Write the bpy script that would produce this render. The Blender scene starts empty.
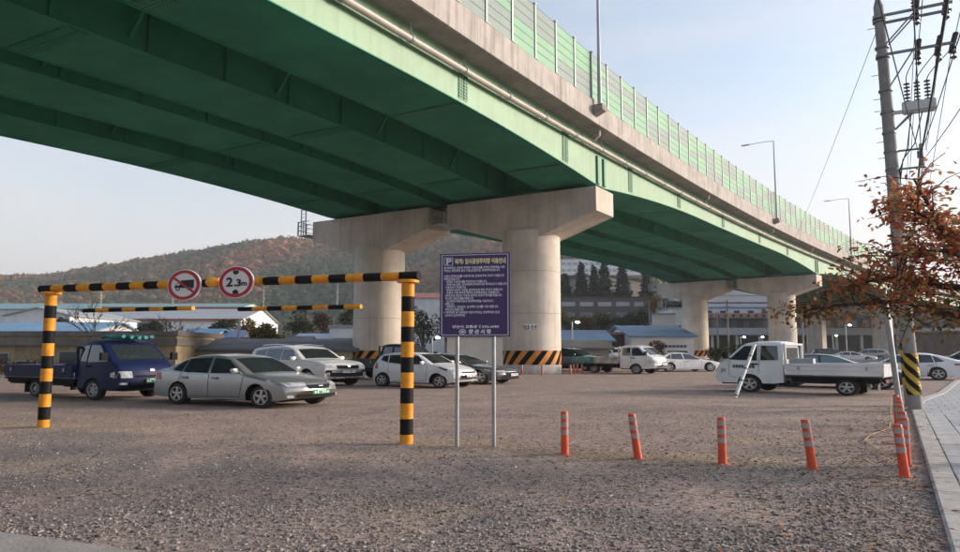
import bpy, bmesh, math, random
import numpy as np
from mathutils import Vector, Matrix, noise
R = math.radians
random.seed(7); RNG = np.random.default_rng(11)
S = bpy.context.scene
COL = S.collection
# ------------------------------------------------------------------ camera, sky, sun, exposure
K = 0.767            # heights are laid out in metres and flattened by this factor at the end, as the picture shows them
FPX, HOR = 716.0, 350.3
cam_d = bpy.data.cameras.new('camera'); cam = bpy.data.objects.new('camera', cam_d); COL.objects.link(cam)
cam_d.sensor_width = 36.0; cam_d.lens = FPX * 36 / 960; cam_d.clip_start = 0.05; cam_d.clip_end = 6000
PITCH = math.atan((HOR - 276) / FPX)
cam.location = (0, 0, 1.6 * K); cam.rotation_euler = (R(90) + PITCH, 0, 0)
S.camera = cam
SUN_EL, SUN_AZ = 14.0, 82.0      # azimuth clockwise from +Y (straight ahead)
W = bpy.data.worlds.new('World'); S.world = W; W.use_nodes = True
def build_world():
    nt = W.node_tree; nt.nodes.clear()
    N = nt.nodes.new; L = nt.links.new
    out = N('ShaderNodeOutputWorld'); bg = N('ShaderNodeBackground'); bg.inputs[1].default_value = 0.12
    sky = N('ShaderNodeTexSky'); sky.sky_type = 'NISHITA'; sky.sun_disc = False
    sky.sun_elevation = R(SUN_EL); sky.sun_rotation = R(SUN_AZ)
    sky.air_density = 1.0; sky.dust_density = 2.5; sky.ozone_density = 1.2; sky.altitude = 60
    # thin high cloud veil: soft streaks, thicker towards the horizon where one looks through more of it
    tc = N('ShaderNodeTexCoord'); mp = N('ShaderNodeMapping'); mp.inputs['Scale'].default_value = (1.2, 1.2, 6.0)
    nz = N('ShaderNodeTexNoise'); nz.inputs['Scale'].default_value = 1.6; nz.inputs['Detail'].default_value = 7; nz.inputs['Roughness'].default_value = .58
    rp = N('ShaderNodeMapRange'); rp.inputs['From Min'].default_value = .36; rp.inputs['From Max'].default_value = .70
    rp.inputs['To Min'].default_value = -.12; rp.inputs['To Max'].default_value = 0.22
    sep = N('ShaderNodeSeparateXYZ'); el = N('ShaderNodeMapRange'); el.inputs['From Min'].default_value = 0; el.inputs['From Max'].default_value = .42
    el.inputs['To Min'].default_value = .86; el.inputs['To Max'].default_value = .12; el.interpolation_type = 'SMOOTHSTEP'
    ad = N('ShaderNodeMath'); ad.operation = 'ADD'; ad.use_clamp = True
    mx = N('ShaderNodeMix'); mx.data_type = 'RGBA'
    mx.inputs['B'].default_value = (3.35, 3.1, 2.92, 1)
    L(tc.outputs['Generated'], mp.inputs[0]); L(mp.outputs[0], nz.inputs['Vector']); L(nz.outputs[0], rp.inputs[0])
    L(tc.outputs['Generated'], sep.inputs[0]); L(sep.outputs['Z'], el.inputs[0]); L(el.outputs[0], ad.inputs[0]); L(rp.outputs[0], ad.inputs[1])
    L(ad.outputs[0], mx.inputs['Factor']); L(sky.outputs[0], mx.inputs['A']); L(mx.outputs['Result'], bg.inputs[0]); L(bg.outputs[0], out.inputs[0])
build_world()
sd = bpy.data.lights.new('sun', 'SUN'); sun = bpy.data.objects.new('sun', sd); COL.objects.link(sun)
sd.energy = 2.7; sd.angle = R(14); sd.color = (1.0, .86, .72)
sv = Vector((math.sin(R(SUN_AZ)) * math.cos(R(SUN_EL)), math.cos(R(SUN_AZ)) * math.cos(R(SUN_EL)), math.sin(R(SUN_EL))))
sun.rotation_euler = (-sv).to_track_quat('-Z', 'Y').to_euler()
sun.location = (30, 0, 40)
S.view_settings.view_transform = 'Standard'; S.view_settings.look = 'None'; S.view_settings.gamma = 1; S.view_settings.exposure = 1.38
S.view_settings.use_curve_mapping = False
S.cycles.max_bounces = 6; S.cycles.diffuse_bounces = 4; S.cycles.volume_bounces = 0
S.cycles.use_denoising = True

# ------------------------------------------------------------------ helpers
def PT(u, v, D):
    """a point of the place at distance D ahead, seen at photo position u, v"""
    dx = (u - 480) / FPX; dy = (276 - v) / FPX
    fy = math.cos(PITCH) - dy * math.sin(PITCH); fz = math.sin(PITCH) + dy * math.cos(PITCH)
    t = D / fy
    return Vector((dx * t, D, 1.6 + fz * t / K))
def PX(u, D): return PT(u, 350, D).x

MATS = {}
def mat(name, col, rough=.6, metal=0., var=.0, vscale=3., bump=0., bscale=40., col2=None, spec=.5, emit=None, coat=0., streak=0., alpha=1.):
    if name in MATS: return MATS[name]
    m = bpy.data.materials.new(name); m.use_nodes = True; MATS[name] = m
    nt = m.node_tree; b = nt.nodes['Principled BSDF']; N = nt.nodes.new; L = nt.links.new
    c = (*col, 1) if len(col) == 3 else col
    b.inputs['Base Color'].default_value = c; b.inputs['Roughness'].default_value = rough; b.inputs['Metallic'].default_value = metal
    b.inputs['Specular IOR Level'].default_value = spec
    if coat: b.inputs['Coat Weight'].default_value = coat; b.inputs['Coat Roughness'].default_value = .05
    if emit: b.inputs['Emission Color'].default_value = (*emit[:3], 1); b.inputs['Emission Strength'].default_value = emit[3]
    tc = None
    if var or streak or bump:
        tc = N('ShaderNodeTexCoord')
    if var or streak:
        nz = N('ShaderNodeTexNoise'); nz.inputs['Scale'].default_value = vscale; nz.inputs['Detail'].default_value = 6; nz.inputs['Roughness'].default_value = .62
        L(tc.outputs['Object'], nz.inputs['Vector'])
        mx = N('ShaderNodeMix'); mx.data_type = 'RGBA'
        c2 = col2 or tuple(x * (1 - var) for x in col[:3])
        c1 = col[:3] if col2 else tuple(min(1, x * (1 + var * .6)) for x in col[:3])
        mx.inputs['A'].default_value = (*c1, 1); mx.inputs['B'].default_value = (*c2, 1)
        mr = N('ShaderNodeMapRange'); mr.inputs['From Min'].default_value = .34; mr.inputs['From Max'].default_value = .66
        L(nz.outputs[0], mr.inputs[0]); L(mr.outputs[0], mx.inputs['Factor'])
        last = mx.outputs['Result']
        if streak:
            mp = N('ShaderNodeMapping'); mp.inputs['Scale'].default_value = (2.2, 2.2, .12)
            n2 = N('ShaderNodeTexNoise'); n2.inputs['Scale'].default_value = 1.6; n2.inputs['Detail'].default_value = 5
            L(tc.outputs['Object'], mp.inputs[0]); L(mp.outputs[0], n2.inputs['Vector'])
            m2 = N('ShaderNodeMapRange'); m2.inputs['From Min'].default_value = .5; m2.inputs['From Max'].default_value = .75; m2.inputs['To Max'].default_value = streak
            L(n2.outputs[0], m2.inputs[0])
            mz = N('ShaderNodeMix'); mz.data_type = 'RGBA'; mz.inputs['B'].default_value = (*[x * .38 for x in col[:3]], 1)
            L(m2.outputs[0], mz.inputs['Factor']); L(last, mz.inputs['A']); last = mz.outputs['Result']
        L(last, b.inputs['Base Color'])
    if bump:
        nb = N('ShaderNodeTexNoise'); nb.inputs['Scale'].default_value = bscale; nb.inputs['Detail'].default_value = 5
        L(tc.outputs['Object'], nb.inputs['Vector'])
        bp = N('ShaderNodeBump'); bp.inputs['Strength'].default_value = bump; bp.inputs['Distance'].default_value = .02
        L(nb.outputs[0], bp.inputs['Height']); L(bp.outputs[0], b.inputs['Normal'])
    return m
def island_mat(name, stops, rough=.85, trans=0., noise_scale=0):
    """colour picked per loose piece"""
    if name in MATS: return MATS[name]
    m = bpy.data.materials.new(name); m.use_nodes = True; MATS[name] = m
    nt = m.node_tree; b = nt.nodes['Principled BSDF']; N = nt.nodes.new; L = nt.links.new
    g = N('ShaderNodeNewGeometry'); r = N('ShaderNodeValToRGB')
    cr = r.color_ramp; cr.interpolation = 'LINEAR'
    while len(cr.elements) < len(stops): cr.elements.new(.5)
    for e, (p, c) in zip(cr.elements, stops): e.position = p; e.color = (*c, 1)
    if noise_scale:
        tc = N('ShaderNodeTexCoord'); nz = N('ShaderNodeTexNoise'); nz.inputs['Scale'].default_value = noise_scale; nz.inputs['Detail'].default_value = 3
        L(tc.outputs['Object'], nz.inputs['Vector'])
        ma = N('ShaderNodeMath'); ma.operation = 'MULTIPLY_ADD'; ma.inputs[1].default_value = .38
        mb = N('ShaderNodeMath'); mb.operation = 'MULTIPLY_ADD'; mb.inputs[1].default_value = 1.6; mb.inputs[2].default_value = -.52
        L(nz.outputs[0], mb.inputs[0]); L(g.outputs['Random Per Island'], ma.inputs[0]); L(mb.outputs[0], ma.inputs[2]); L(ma.outputs[0], r.inputs[0])
    else:
        L(g.outputs['Random Per Island'], r.inputs[0])
    L(r.outputs[0], b.inputs['Base Color']); b.inputs['Roughness'].default_value = rough; b.inputs['Specular IOR Level'].default_value = .2
    if trans:
        tr = N('ShaderNodeBsdfTranslucent'); mxs = N('ShaderNodeMixShader'); mxs.inputs[0].default_value = trans
        out = [n for n in nt.nodes if n.type == 'OUTPUT_MATERIAL'][0]
        L(r.outputs[0], tr.inputs[0]); L(b.outputs[0], mxs.inputs[1]); L(tr.outputs[0], mxs.inputs[2]); L(mxs.outputs[0], out.inputs[0])
    return m

class MB:
    def __init__(s): s.v = []; s.f = []; s.m = []
    def add(s, vs, fs, mi=0):
        o = len(s.v); s.v.extend([tuple(v) for v in vs]); s.f.extend([tuple(i + o for i in f) for f in fs]); s.m.extend([mi] * len(fs)); return s
    def box(s, c, d, rz=0, mi=0, M=None):
        hx, hy, hz = d[0] / 2, d[1] / 2, d[2] / 2
        vs = [Vector((x, y, z)) for x in (-hx, hx) for y in (-hy, hy) for z in (-hz, hz)]
        A = Matrix.Rotation(rz, 3, 'Z') if M is None else M
        vs = [A @ v + Vector(c) for v in vs]
        return s.add(vs, [(0, 1, 3, 2), (4, 6, 7, 5), (0, 4, 5, 1), (2, 3, 7, 6), (0, 2, 6, 4), (1, 5, 7, 3)], mi)
    def bbox(s, x0, x1, y0, y1, z0, z1, mi=0):
        return s.box(((x0 + x1) / 2, (y0 + y1) / 2, (z0 + z1) / 2), (x1 - x0, y1 - y0, z1 - z0), 0, mi)
    def bar(s, a, b, w, h=None, mi=0, up=(0, 0, 1)):
        a = Vector(a); b = Vector(b); h = h or w; d = (b - a); L_ = d.length; d.normalize()
        u = Vector(up); sx = d.cross(u)
        if sx.length < 1e-4: sx = d.cross(Vector((1, 0, 0)))
        sx.normalize(); uz = sx.cross(d)
        vs = [p + sx * (i * w / 2) + uz * (j * h / 2) for p in (a, b) for i, j in ((-1, -1), (1, -1), (1, 1), (-1, 1))]
        return s.add(vs, [(3, 2, 1, 0), (4, 5, 6, 7), (0, 1, 5, 4), (1, 2, 6, 5), (2, 3, 7, 6), (3, 0, 4, 7)], mi)
    def tube(s, pts, r, n=8, mi=0, caps=True):
        pts = [Vector(p) for p in pts]; rs = r if isinstance(r, (list, tuple)) else [r] * len(pts)
        ref = None; vs = []; k = len(pts)
        for i, p in enumerate(pts):
            d = (pts[min(i + 1, k - 1)] - pts[max(i - 1, 0)]).normalized()
            if ref is None:
                ref = d.cross(Vector((0, 0, 1)))
                if ref.length < 1e-3: ref = Vector((1, 0, 0))
                ref.normalize()
            ref = (ref - d * ref.dot(d)).normalized(); u2 = d.cross(ref)
            vs += [p + (ref * math.cos(2 * math.pi * j / n) + u2 * math.sin(2 * math.pi * j / n)) * rs[i] for j in range(n)]
        fs = [(i * n + j, i * n + (j + 1) % n, (i + 1) * n + (j + 1) % n, (i + 1) * n + j) for i in range(k - 1) for j in range(n)]
        if caps: fs += [tuple(range(n))[::-1], tuple((k - 1) * n + j for j in range(n))]
        return s.add(vs, fs, mi)
    def lathe(s, prof, n=24, c=(0, 0, 0), mi=0, axis='Z'):
        """prof: (radius, height) list"""
        vs = []; k = len(prof)
        for (r, z) in prof:
            for j in range(n):
                a = 2 * math.pi * j / n; p = (r * math.cos(a), r * math.sin(a), z)
                if axis == 'Y': p = (p[0], p[2], p[1])
                vs.append((p[0] + c[0], p[1] + c[1], p[2] + c[2]))
        fs = [(i * n + j, i * n + (j + 1) % n, (i + 1) * n + (j + 1) % n, (i + 1) * n + j) for i in range(k - 1) for j in range(n)]
        if axis == 'Y': fs = [f[::-1] for f in fs]
        return s.add(vs, fs, mi)
    def grid(s, P, mi=0, flip=False):
        """P: rows of points"""
        n, m_ = len(P), len(P[0]); vs = [p for r in P for p in r]
        fs = [(i * m_ + j, i * m_ + j + 1, (i + 1) * m_ + j + 1, (i + 1) * m_ + j) for i in range(n - 1) for j in range(m_ - 1)]
        if flip: fs = [f[::-1] for f in fs]
        return s.add(vs, fs, mi)
    def prism(s, poly, a, b, mi=0):
        """poly of (p,q) -> lambda a/b give 3d points for the two ends"""
        n = len(poly); vs = [a(p, q) for p, q in poly] + [b(p, q) for p, q in poly]
        fs = [tuple(range(n))[::-1], tuple(range(n, 2 * n))] + [(i, (i + 1) % n, n + (i + 1) % n, n + i) for i in range(n)]
        return s.add(vs, fs, mi)
    def mesh(s, name, mats, smooth=False, fix=True, angle=35):
        me = bpy.data.meshes.new(name); me.from_pydata(s.v, [], s.f)
        for m in (mats if isinstance(mats, (list, tuple)) else [mats]): me.materials.append(m)
        me.polygons.foreach_set('material_index', s.m)
        if fix:
            bm = bmesh.new(); bm.from_mesh(me); bmesh.ops.recalc_face_normals(bm, faces=bm.faces)
            if smooth:
                for f in bm.faces: f.smooth = True
                for e in bm.edges:
                    if len(e.link_faces) == 2 and e.calc_face_angle(0) > R(angle): e.smooth = False
            bm.to_mesh(me); bm.free()
        me.update(); return me
    def build(s, name, mats, parent=None, smooth=False, loc=None, rz=0, **kw):
        return link(name, s.mesh(name, mats, smooth, **kw), parent, loc, rz)
def link(name, me, parent=None, loc=None, rz=0):
    o = bpy.data.objects.new(name, me); COL.objects.link(o)
    if loc is not None: o.location = loc
    if rz: o.rotation_euler = (0, 0, rz)
    if parent is not None: o.parent = parent
    return o
def tag(o, label=None, cat=None, group=None, kind=None):
    if label: o['label'] = label
    if cat: o['category'] = cat
    if group: o['group'] = group
    if kind: o['kind'] = kind
    return o
def thing(name, loc=(0, 0, 0), rz=0, label=None, cat=None, group=None):
    o = bpy.data.objects.new(name, None); COL.objects.link(o); o.location = loc; o.rotation_euler = (0, 0, rz); o.empty_display_size = .3
    return tag(o, label, cat, group)
def copy_tree(o, parent=None):
    c = o.copy(); COL.objects.link(c); c.parent = parent
    for ch in list(o.children): copy_tree(ch, c)
    return c
def np_mesh(name, V, F, mats, smooth=False):
    me = bpy.data.meshes.new(name); V = np.asarray(V, np.float32); F = np.asarray(F, np.int32); n, k = F.shape
    me.vertices.add(len(V)); me.vertices.foreach_set('co', V.ravel()); me.loops.add(n * k); me.loops.foreach_set('vertex_index', F.ravel())
    me.polygons.add(n); me.polygons.foreach_set('loop_start', np.arange(0, n * k, k, dtype=np.int32)); me.polygons.foreach_set('loop_total', np.full(n, k, np.int32))
    if smooth: me.polygons.foreach_set('use_smooth', np.ones(n, bool))
    for m in (mats if isinstance(mats, list) else [mats]): me.materials.append(m)
    me.update(calc_edges=True); return me
def text_mesh(body, size, align='LEFT', bold=.0, extrude=.001):
    c = bpy.data.curves.new('text', 'FONT'); c.body = body; c.size = size; c.align_x = align; c.offset = bold; c.extrude = extrude; c.resolution_u = 2 if size > .06 else 1
    o = bpy.data.objects.new('text', c)
    me = bpy.data.meshes.new_from_object(o)
    bpy.data.objects.remove(o); return me
def text_part(name, body, size, P, ex, ez, m, parent, align='LEFT', bold=0., width=None):
    """flat lettering lying in the plane spanned by ex (reading direction) and ez (up) at point P"""
    me = text_mesh(body, size, align, bold)
    xs = [v.co.x for v in me.vertices]
    if not xs: return None
    sx = 1 if not width else width / max(1e-4, max(xs) - min(xs))
    ex = Vector(ex); ez = Vector(ez); nn = ex.cross(ez)
    for v in me.vertices: v.co = Vector(P) + ex * (v.co.x * sx) + ez * v.co.y + nn * v.co.z
    me.materials.clear(); me.materials.append(m); me.name = name
    return link(name, me, parent)

# ------------------------------------------------------------------ ground
def ramp_tex(nt, vec, scale, detail, lo, hi, rough=.6):
    N = nt.nodes.new; n = N('ShaderNodeTexNoise'); n.inputs['Scale'].default_value = scale; n.inputs['Detail'].default_value = detail; n.inputs['Roughness'].default_value = rough
    nt.links.new(vec, n.inputs['Vector']); r = N('ShaderNodeMapRange'); r.inputs['From Min'].default_value = lo; r.inputs['From Max'].default_value = hi
    nt.links.new(n.outputs[0], r.inputs[0]); return r.outputs[0]
def gravel_material():
    m = bpy.data.materials.new('gravel'); m.use_nodes = True; nt = m.node_tree; b = nt.nodes['Principled BSDF']; N = nt.nodes.new; L = nt.links.new
    tc = N('ShaderNodeTexCoord'); v = tc.outputs['Object']
    def mix(f, a, c):
        x = N('ShaderNodeMix'); x.data_type = 'RGBA'
        for k, val in (('A', a), ('B', c)):
            if isinstance(val, tuple): x.inputs[k].default_value = (*val, 1)
            else: L(val, x.inputs[k])
        if isinstance(f, float): x.inputs['Factor'].default_value = f
        else: L(f, x.inputs['Factor'])
        return x.outputs['Result']
    big = mix(ramp_tex(nt, v, .35, 5, .36, .64), (.37, .275, .245), (.285, .232, .216))
    big = mix(ramp_tex(nt, v, 1.3, 6, .42, .70), big, (.42, .325, .27))
    at = N('ShaderNodeAttribute'); at.attribute_name = 'sand'
    big = mix(at.outputs['Fac'], big, (.50, .38, .265))
    at2 = N('ShaderNodeAttribute'); at2.attribute_name = 'grey'
    big = mix(at2.outputs['Fac'], big, (.235, .215, .213))
    at3 = N('ShaderNodeAttribute'); at3.attribute_name = 'track'
    big = mix(at3.outputs['Fac'], big, (.44, .335, .295))
    vo = N('ShaderNodeTexVoronoi'); vo.inputs['Scale'].default_value = 34; vo.inputs['Randomness'].default_value = 1; L(v, vo.inputs['Vector'])
    hs = N('ShaderNodeSeparateColor'); L(vo.outputs['Color'], hs.inputs[0])
    stone = N('ShaderNodeMapRange'); stone.inputs['From Min'].default_value = 0; stone.inputs['To Min'].default_value = .45; stone.inputs['To Max'].default_value = 1.5
    L(hs.outputs[0], stone.inputs[0])
    mu = N('ShaderNodeMix'); mu.data_type = 'RGBA'; mu.blend_type = 'MULTIPLY'; mu.inputs['Factor'].default_value = .8
    L(big, mu.inputs['A']); L(stone.outputs[0], mu.inputs['B'])
    fine = ramp_tex(nt, v, 120, 3, .3, .7)
    c2 = mix(ramp_tex(nt, v, 16, 4, .60, .78), mu.outputs['Result'], (.15, .12, .108))
    L(c2, b.inputs['Base Color']); b.inputs['Roughness'].default_value = .93; b.inputs['Specular IOR Level'].default_value = .25
    hgt = N('ShaderNodeMath'); hgt.operation = 'MULTIPLY_ADD'; hgt.inputs[1].default_value = .5; L(fine, hgt.inputs[0]); 
    sub = N('ShaderNodeMath'); sub.operation = 'SUBTRACT'; sub.inputs[0].default_value = 1; L(vo.outputs['Distance'], sub.inputs[1]); L(sub.outputs[0], hgt.inputs[2])
    bp = N('ShaderNodeBump'); bp.inputs['Strength'].default_value = .75; bp.inputs['Distance'].default_value = .03; L(hgt.outputs[0], bp.inputs['Height']); L(bp.outputs[0], b.inputs['Normal'])
    return m
GR = gravel_material()
GATE_L, GATE_R = Vector((-6.98, 11.63, 0)), Vector((-.97, 9.61, 0))
BOLLARD_ROW = [(1.0, 8.61), (1.78, 8.22), (2.62, 7.90), (3.46, 7.61)]
def seg_d(x, y, a, b):
    ax, ay = a; bx, by = b; t = max(0, min(1, ((x - ax) * (bx - ax) + (y - ay) * (by - ay)) / ((bx - ax) ** 2 + (by - ay) ** 2)))
    return math.hypot(x - ax - t * (bx - ax), y - ay - t * (by - ay))
def lot_z(x, y):
    k = max(0, min(1, (40 - y) / 20)) * max(0, min(1, (14 - abs(x)) / 4))
    return k * (.030 * noise.noise((x * .55, y * .55, 3.1)) + .014 * noise.noise((x * 1.9, y * 1.9, 8.0)))
def make_lot():
    xs = [-120, -80, -50, -35, -26, -20] + list(np.arange(-16, 16.01, .16)) + [20, 26, 35, 50, 80, 120]
    ys = [-14, -6, 0, 2] + list(np.arange(3, 22, .16)) + list(np.arange(22, 44, .8)) + [46, 50, 55, 60, 66, 72, 80, 90]
    V = []; sand = []; grey = []; track = []
    TR = [[(-4.2, 3), (-4.0, 8), (-3.6, 11), (-2.2, 15), (.6, 19), (4.5, 23)], [(-1.2, 3), (-2.4, 7), (-3.2, 10.4), (-5.5, 13.5), (-11, 16)], [(1.5, 3.2), (1.2, 6.5), (-.8, 8.9), (-3, 10.6), (-4.6, 13.2), (-9, 14.6), (-15, 15)], [(-7, 7), (-1, 6.1), (3.2, 4.4)], [(-2, 14), (3, 13.2), (7.5, 14.5), (12, 18.5)], [(-6, 21.5), (2, 18.6), (9, 16.2), (15, 17)]]
    line = [(-12, 13.3), (-6.98, 11.63), (-.97, 9.75), (.2, 9.25), (1.0, 8.7), (1.78, 8.3), (3.4, 7.9)]
    for y in ys:
        for x in xs:
            V.append((x, y, lot_z(x, y)))
            if 2 <= y <= 24 and abs(x) < 17:
                d = min(seg_d(x, y, line[i], line[i + 1]) for i in range(len(line) - 1))
                n = noise.fractal((x * .9, y * 1.3, 1.0), .9, 2.1, 4); n2 = noise.fractal((x * .35, y * .6, 7.0), .9, 2.1, 4)
                s = max(0, 1 - d / .8) * (.45 + 1.5 * n) + max(0, n2 - .18) * 1.1 * (1 if y < 12 else .4)
                sand.append(max(0, min(.85, s)))
                front = line[3][1] if x > .2 else None
                g = 1 if (y < 9.4 - .34 * x - .25) else 0
                grey.append(max(0, min(.8, g * (.45 + noise.fractal((x * .5, y * .9, 4.0), .9, 2.1, 4) * 1.3))))
                tk = 0.
                for L_ in TR:
                    dd = min(seg_d(x, y, L_[i], L_[i + 1]) for i in range(len(L_) - 1)); tk = max(tk, math.exp(-((dd - .72) / .19) ** 2) * (.75 + 1.1 * noise.fractal((x * .8, y * .8, 12.), .9, 2.1, 3)))
                track.append(max(0, min(.8, tk)))
            else: sand.append(0); grey.append(0); track.append(0)
    n, m_ = len(ys), len(xs)
    F = [(i * m_ + j, i * m_ + j + 1, (i + 1) * m_ + j + 1, (i + 1) * m_ + j) for i in range(n - 1) for j in range(m_ - 1)]
    me = np_mesh('gravel_lot', V, F, GR, True)
    for nm, arr in (('sand', sand), ('grey', grey), ('track', track)):
        a = me.attributes.new(nm, 'FLOAT', 'POINT'); a.data.foreach_set('value', np.array(arr, np.float32))
    tag(link('gravel_lot', me), kind='structure')
make_lot()
RIDGE = [(-900, 318), (-300, 300), (-100, 288), (0, 283), (50, 281), (100, 271), (150, 263), (200, 256), (250, 249), (280, 246), (313, 248), (380, 240), (440, 231), (480, 232), (520, 238), (570, 245), (600, 253), (640, 268), (680, 288), (750, 308), (900, 322), (1500, 330)]
def ridge_z(u):
    v = np.interp(u, [r[0] for r in RIDGE], [r[1] for r in RIDGE]); return 1.6 + (350.3 - v) / FPX * 640 / K
def sstep(x): x = max(0., min(1., x)); return x * x * (3 - 2 * x)
def terrain(x, y):
    if y < 60: return -.05
    u = 480 + FPX * x / y
    y0 = float(np.interp(u, [-900, 440, 540, 600, 690, 740, 1500], [285, 285, 150, 100, 105, 190, 230]))
    hz = ridge_z(u)
    low = float(np.interp(u, [-900, 500, 570, 650, 720, 1500], [4, 4, 17, 15, 3, 3])) * sstep((y - y0) / 60)
    if y < 640: z = max(low, low + (hz - low) * sstep((y - y0 - 40) / (640 - y0 - 40)) ** .8)
    else: z = hz * (1 - .4 * sstep((y - 640) / 500))
    k = sstep((y - 280) / 120)
    z += k * (5 * noise.noise((x * .006, y * .006, 2)) + 3 * noise.noise((x * .02, y * .02, 5)))
    return z - .05
def make_terrain():
    ts = np.linspace(-1.7, 1.7, 171); ys = [58, 64, 72, 80, 90] + list(np.geomspace(100, 1300, 70))
    V = [(t * y, y, terrain(t * y, y)) for y in ys for t in ts]; m_ = len(ts)
    F = [(i * m_ + j, i * m_ + j + 1, (i + 1) * m_ + j + 1, (i + 1) * m_ + j) for i in range(len(ys) - 1) for j in range(m_ - 1)]
    me = np_mesh('hill', V, F, mat('hill_soil', (.055, .055, .03), .95, var=.5, vscale=.03, col2=(.075, .06, .035)), True)
    tag(link('hill', me), kind='structure')
    # a farther ridge, fading in the air
    V = []; F = []; us = np.linspace(-2200, 1400, 120)
    for j, y in enumerate((1250, 1500, 1800)):
        for u in us:
            x = (u - 480) / FPX * y
            v = np.interp(u, [-2200, -500, -60, 0, 60, 110, 170, 260, 1400], [320, 297, 279, 281, 277, 270, 268, 275, 330]) + 2.0 * noise.noise((u * .02, 0, 0))
            V.append((x, y, (0 if j == 0 else (1.6 + (350.3 - v) / FPX * 1500 / K) * (1 if j == 1 else .7))))
    m_ = len(us); F = [(i * m_ + j, i * m_ + j + 1, (i + 1) * m_ + j + 1, (i + 1) * m_ + j) for i in range(2) for j in range(m_ - 1)]
    tag(link('far_ridge', np_mesh('far_ridge', V, F, mat('far_wood', (.075, .065, .05), .95, var=.4, vscale=.01), True)), kind='structure')
    V = [(-2500, -2500, -.08), (2500, -2500, -.08), (2500, 2500, -.08), (-2500, 2500, -.08)]
    tag(link('ground', np_mesh('ground', V, [(0, 1, 2, 3)], mat('soil', (.14, .12, .10), .95, var=.4, vscale=.05))), kind='structure')
make_terrain()

# ------------------------------------------------------------------ forest on the hill (one mass)
def ico(sub):
    bm = bmesh.new(); bmesh.ops.create_icosphere(bm, subdivisions=sub, radius=1)
    V = np.array([v.co[:] for v in bm.verts]); F = np.array([[v.index for v in f.verts] for f in bm.faces]); bm.free(); return V, F
def make_forest():
    V0, F0 = ico(1); Vs = []; Fs = []; o = 0; n = 0
    for _ in range(120000):
        if n > 24000: break
        u = RNG.uniform(-260, 720); y = RNG.uniform(250, 690) if u < 520 else RNG.uniform(190, 660)
        x = (u - 480) / FPX * y; z = terrain(x, y)
        if (z < 9 and u < 545) or (u > 660 and y < 300) or (545 <= u <= 660 and y < 275): continue
        r = RNG.uniform(1.5, 2.9) * (1 if RNG.random() > .15 else 1.35)
        J = V0 * (1 + RNG.normal(0, .26, (len(V0), 1)))
        P = J * np.array([r, r, r * RNG.uniform(.9, 1.5)]) + np.array([x, y, z + r * .75])
        Vs.append(P); Fs.append(F0 + o); o += len(V0); n += 1
        q = RNG.normal(0, 1, (16, 3)); q /= np.linalg.norm(q, axis=1, keepdims=True); cc = q * np.array([r, r, r * 1.2]) * RNG.uniform(.85, 1.22, (16, 1)) + np.array([x, y, z + r * .75])
        Tt = cc[:, None] + RNG.normal(0, r * .34, (16, 3, 3)); Vs.append(Tt.reshape(-1, 3)); Fs.append(np.arange(48).reshape(16, 3) + o); o += 48
    m = island_mat('autumn_wood', [(0, (.026, .050, .022)), (.25, (.050, .075, .030)), (.42, (.10, .095, .036)), (.58, (.19, .10, .042)), (.78, (.26, .11, .05)), (1, (.15, .09, .06))], .95, noise_scale=.011)
    tag(link('hillside_forest', np_mesh('hillside_forest', np.concatenate(Vs), np.concatenate(Fs), m)), 'autumn woodland in rust and dark green covering the hillside', 'forest', kind='stuff')
make_forest()

# ------------------------------------------------------------------ viaduct
# centre line: arc through the first pier line
SC = .767
AX, AY, ATH, AK = 8.1296 * SC, 47.4724 * SC, .5569, .0017 / SC
def vg(s):
    s2 = s / SC
    g = lambda q: .0217 * q - .0002 * q * q
    return g(s2) if s2 < 120 else g(120) + (.0217 - .0004 * 120) * (s2 - 120) * .6
def vp(s, o, z=0.):
    th = ATH + AK * s
    X = AX + (math.cos(ATH) - math.cos(th)) / AK; Y = AY + (math.sin(th) - math.sin(ATH)) / AK
    return Vector((X + o * math.cos(th), Y - o * math.sin(th), z + vg(s)))
def vdir(s): th = ATH + AK * s; return Vector((math.sin(th), math.cos(th), 0)), Vector((math.cos(th), -math.sin(th), 0))
PIERS = [-56.3, 0, 56.3, 102.6, 150., 197.]
ZB, ZH, ZSL, ZPT, ZBT = 13.61, 12.49, 15.78, 17.21, 20.21
def soffit(s):
    for a, b in zip(PIERS, PIERS[1:]):
        if a <= s <= b:
            u = min(s - a, b - s) / (.32 * (b - a)); u = min(1, u); return ZH + (ZB - ZH) * (1 - (1 - u) ** 2)
    return ZB
GIRD = [(0, -2.99), (-5.44, -8.44), (-9.72, -12.74), (-14.91, -17.95)]
SLO = 1.04; SLI = -17.95 - 1.04
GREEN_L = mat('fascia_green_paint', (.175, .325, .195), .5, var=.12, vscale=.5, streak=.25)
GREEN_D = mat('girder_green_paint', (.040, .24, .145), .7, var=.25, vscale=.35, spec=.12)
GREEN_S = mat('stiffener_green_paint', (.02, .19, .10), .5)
CONC = mat('pier_concrete', (.60, .535, .465), .85, var=.20, vscale=.6, bump=.3, bscale=14, streak=.36)
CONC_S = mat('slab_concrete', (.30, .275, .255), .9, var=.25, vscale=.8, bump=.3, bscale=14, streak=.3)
CONC_P = mat('parapet_concrete', (.43, .395, .37), .88, var=.2, vscale=1.1, bump=.3, bscale=16, streak=.85)
GALV = mat('galvanised_steel', (.33, .35, .37), .5, .6, var=.15, vscale=6)
STEEL = mat('painted_grey_steel', (.36, .38, .40), .5, .2, var=.12, vscale=4)
PIPEM = mat('pipe_plastic', (.50, .44, .40), .5, var=.15, vscale=2)
DARK = mat('dark_rubber', (.02, .02, .022), .7)
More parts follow.
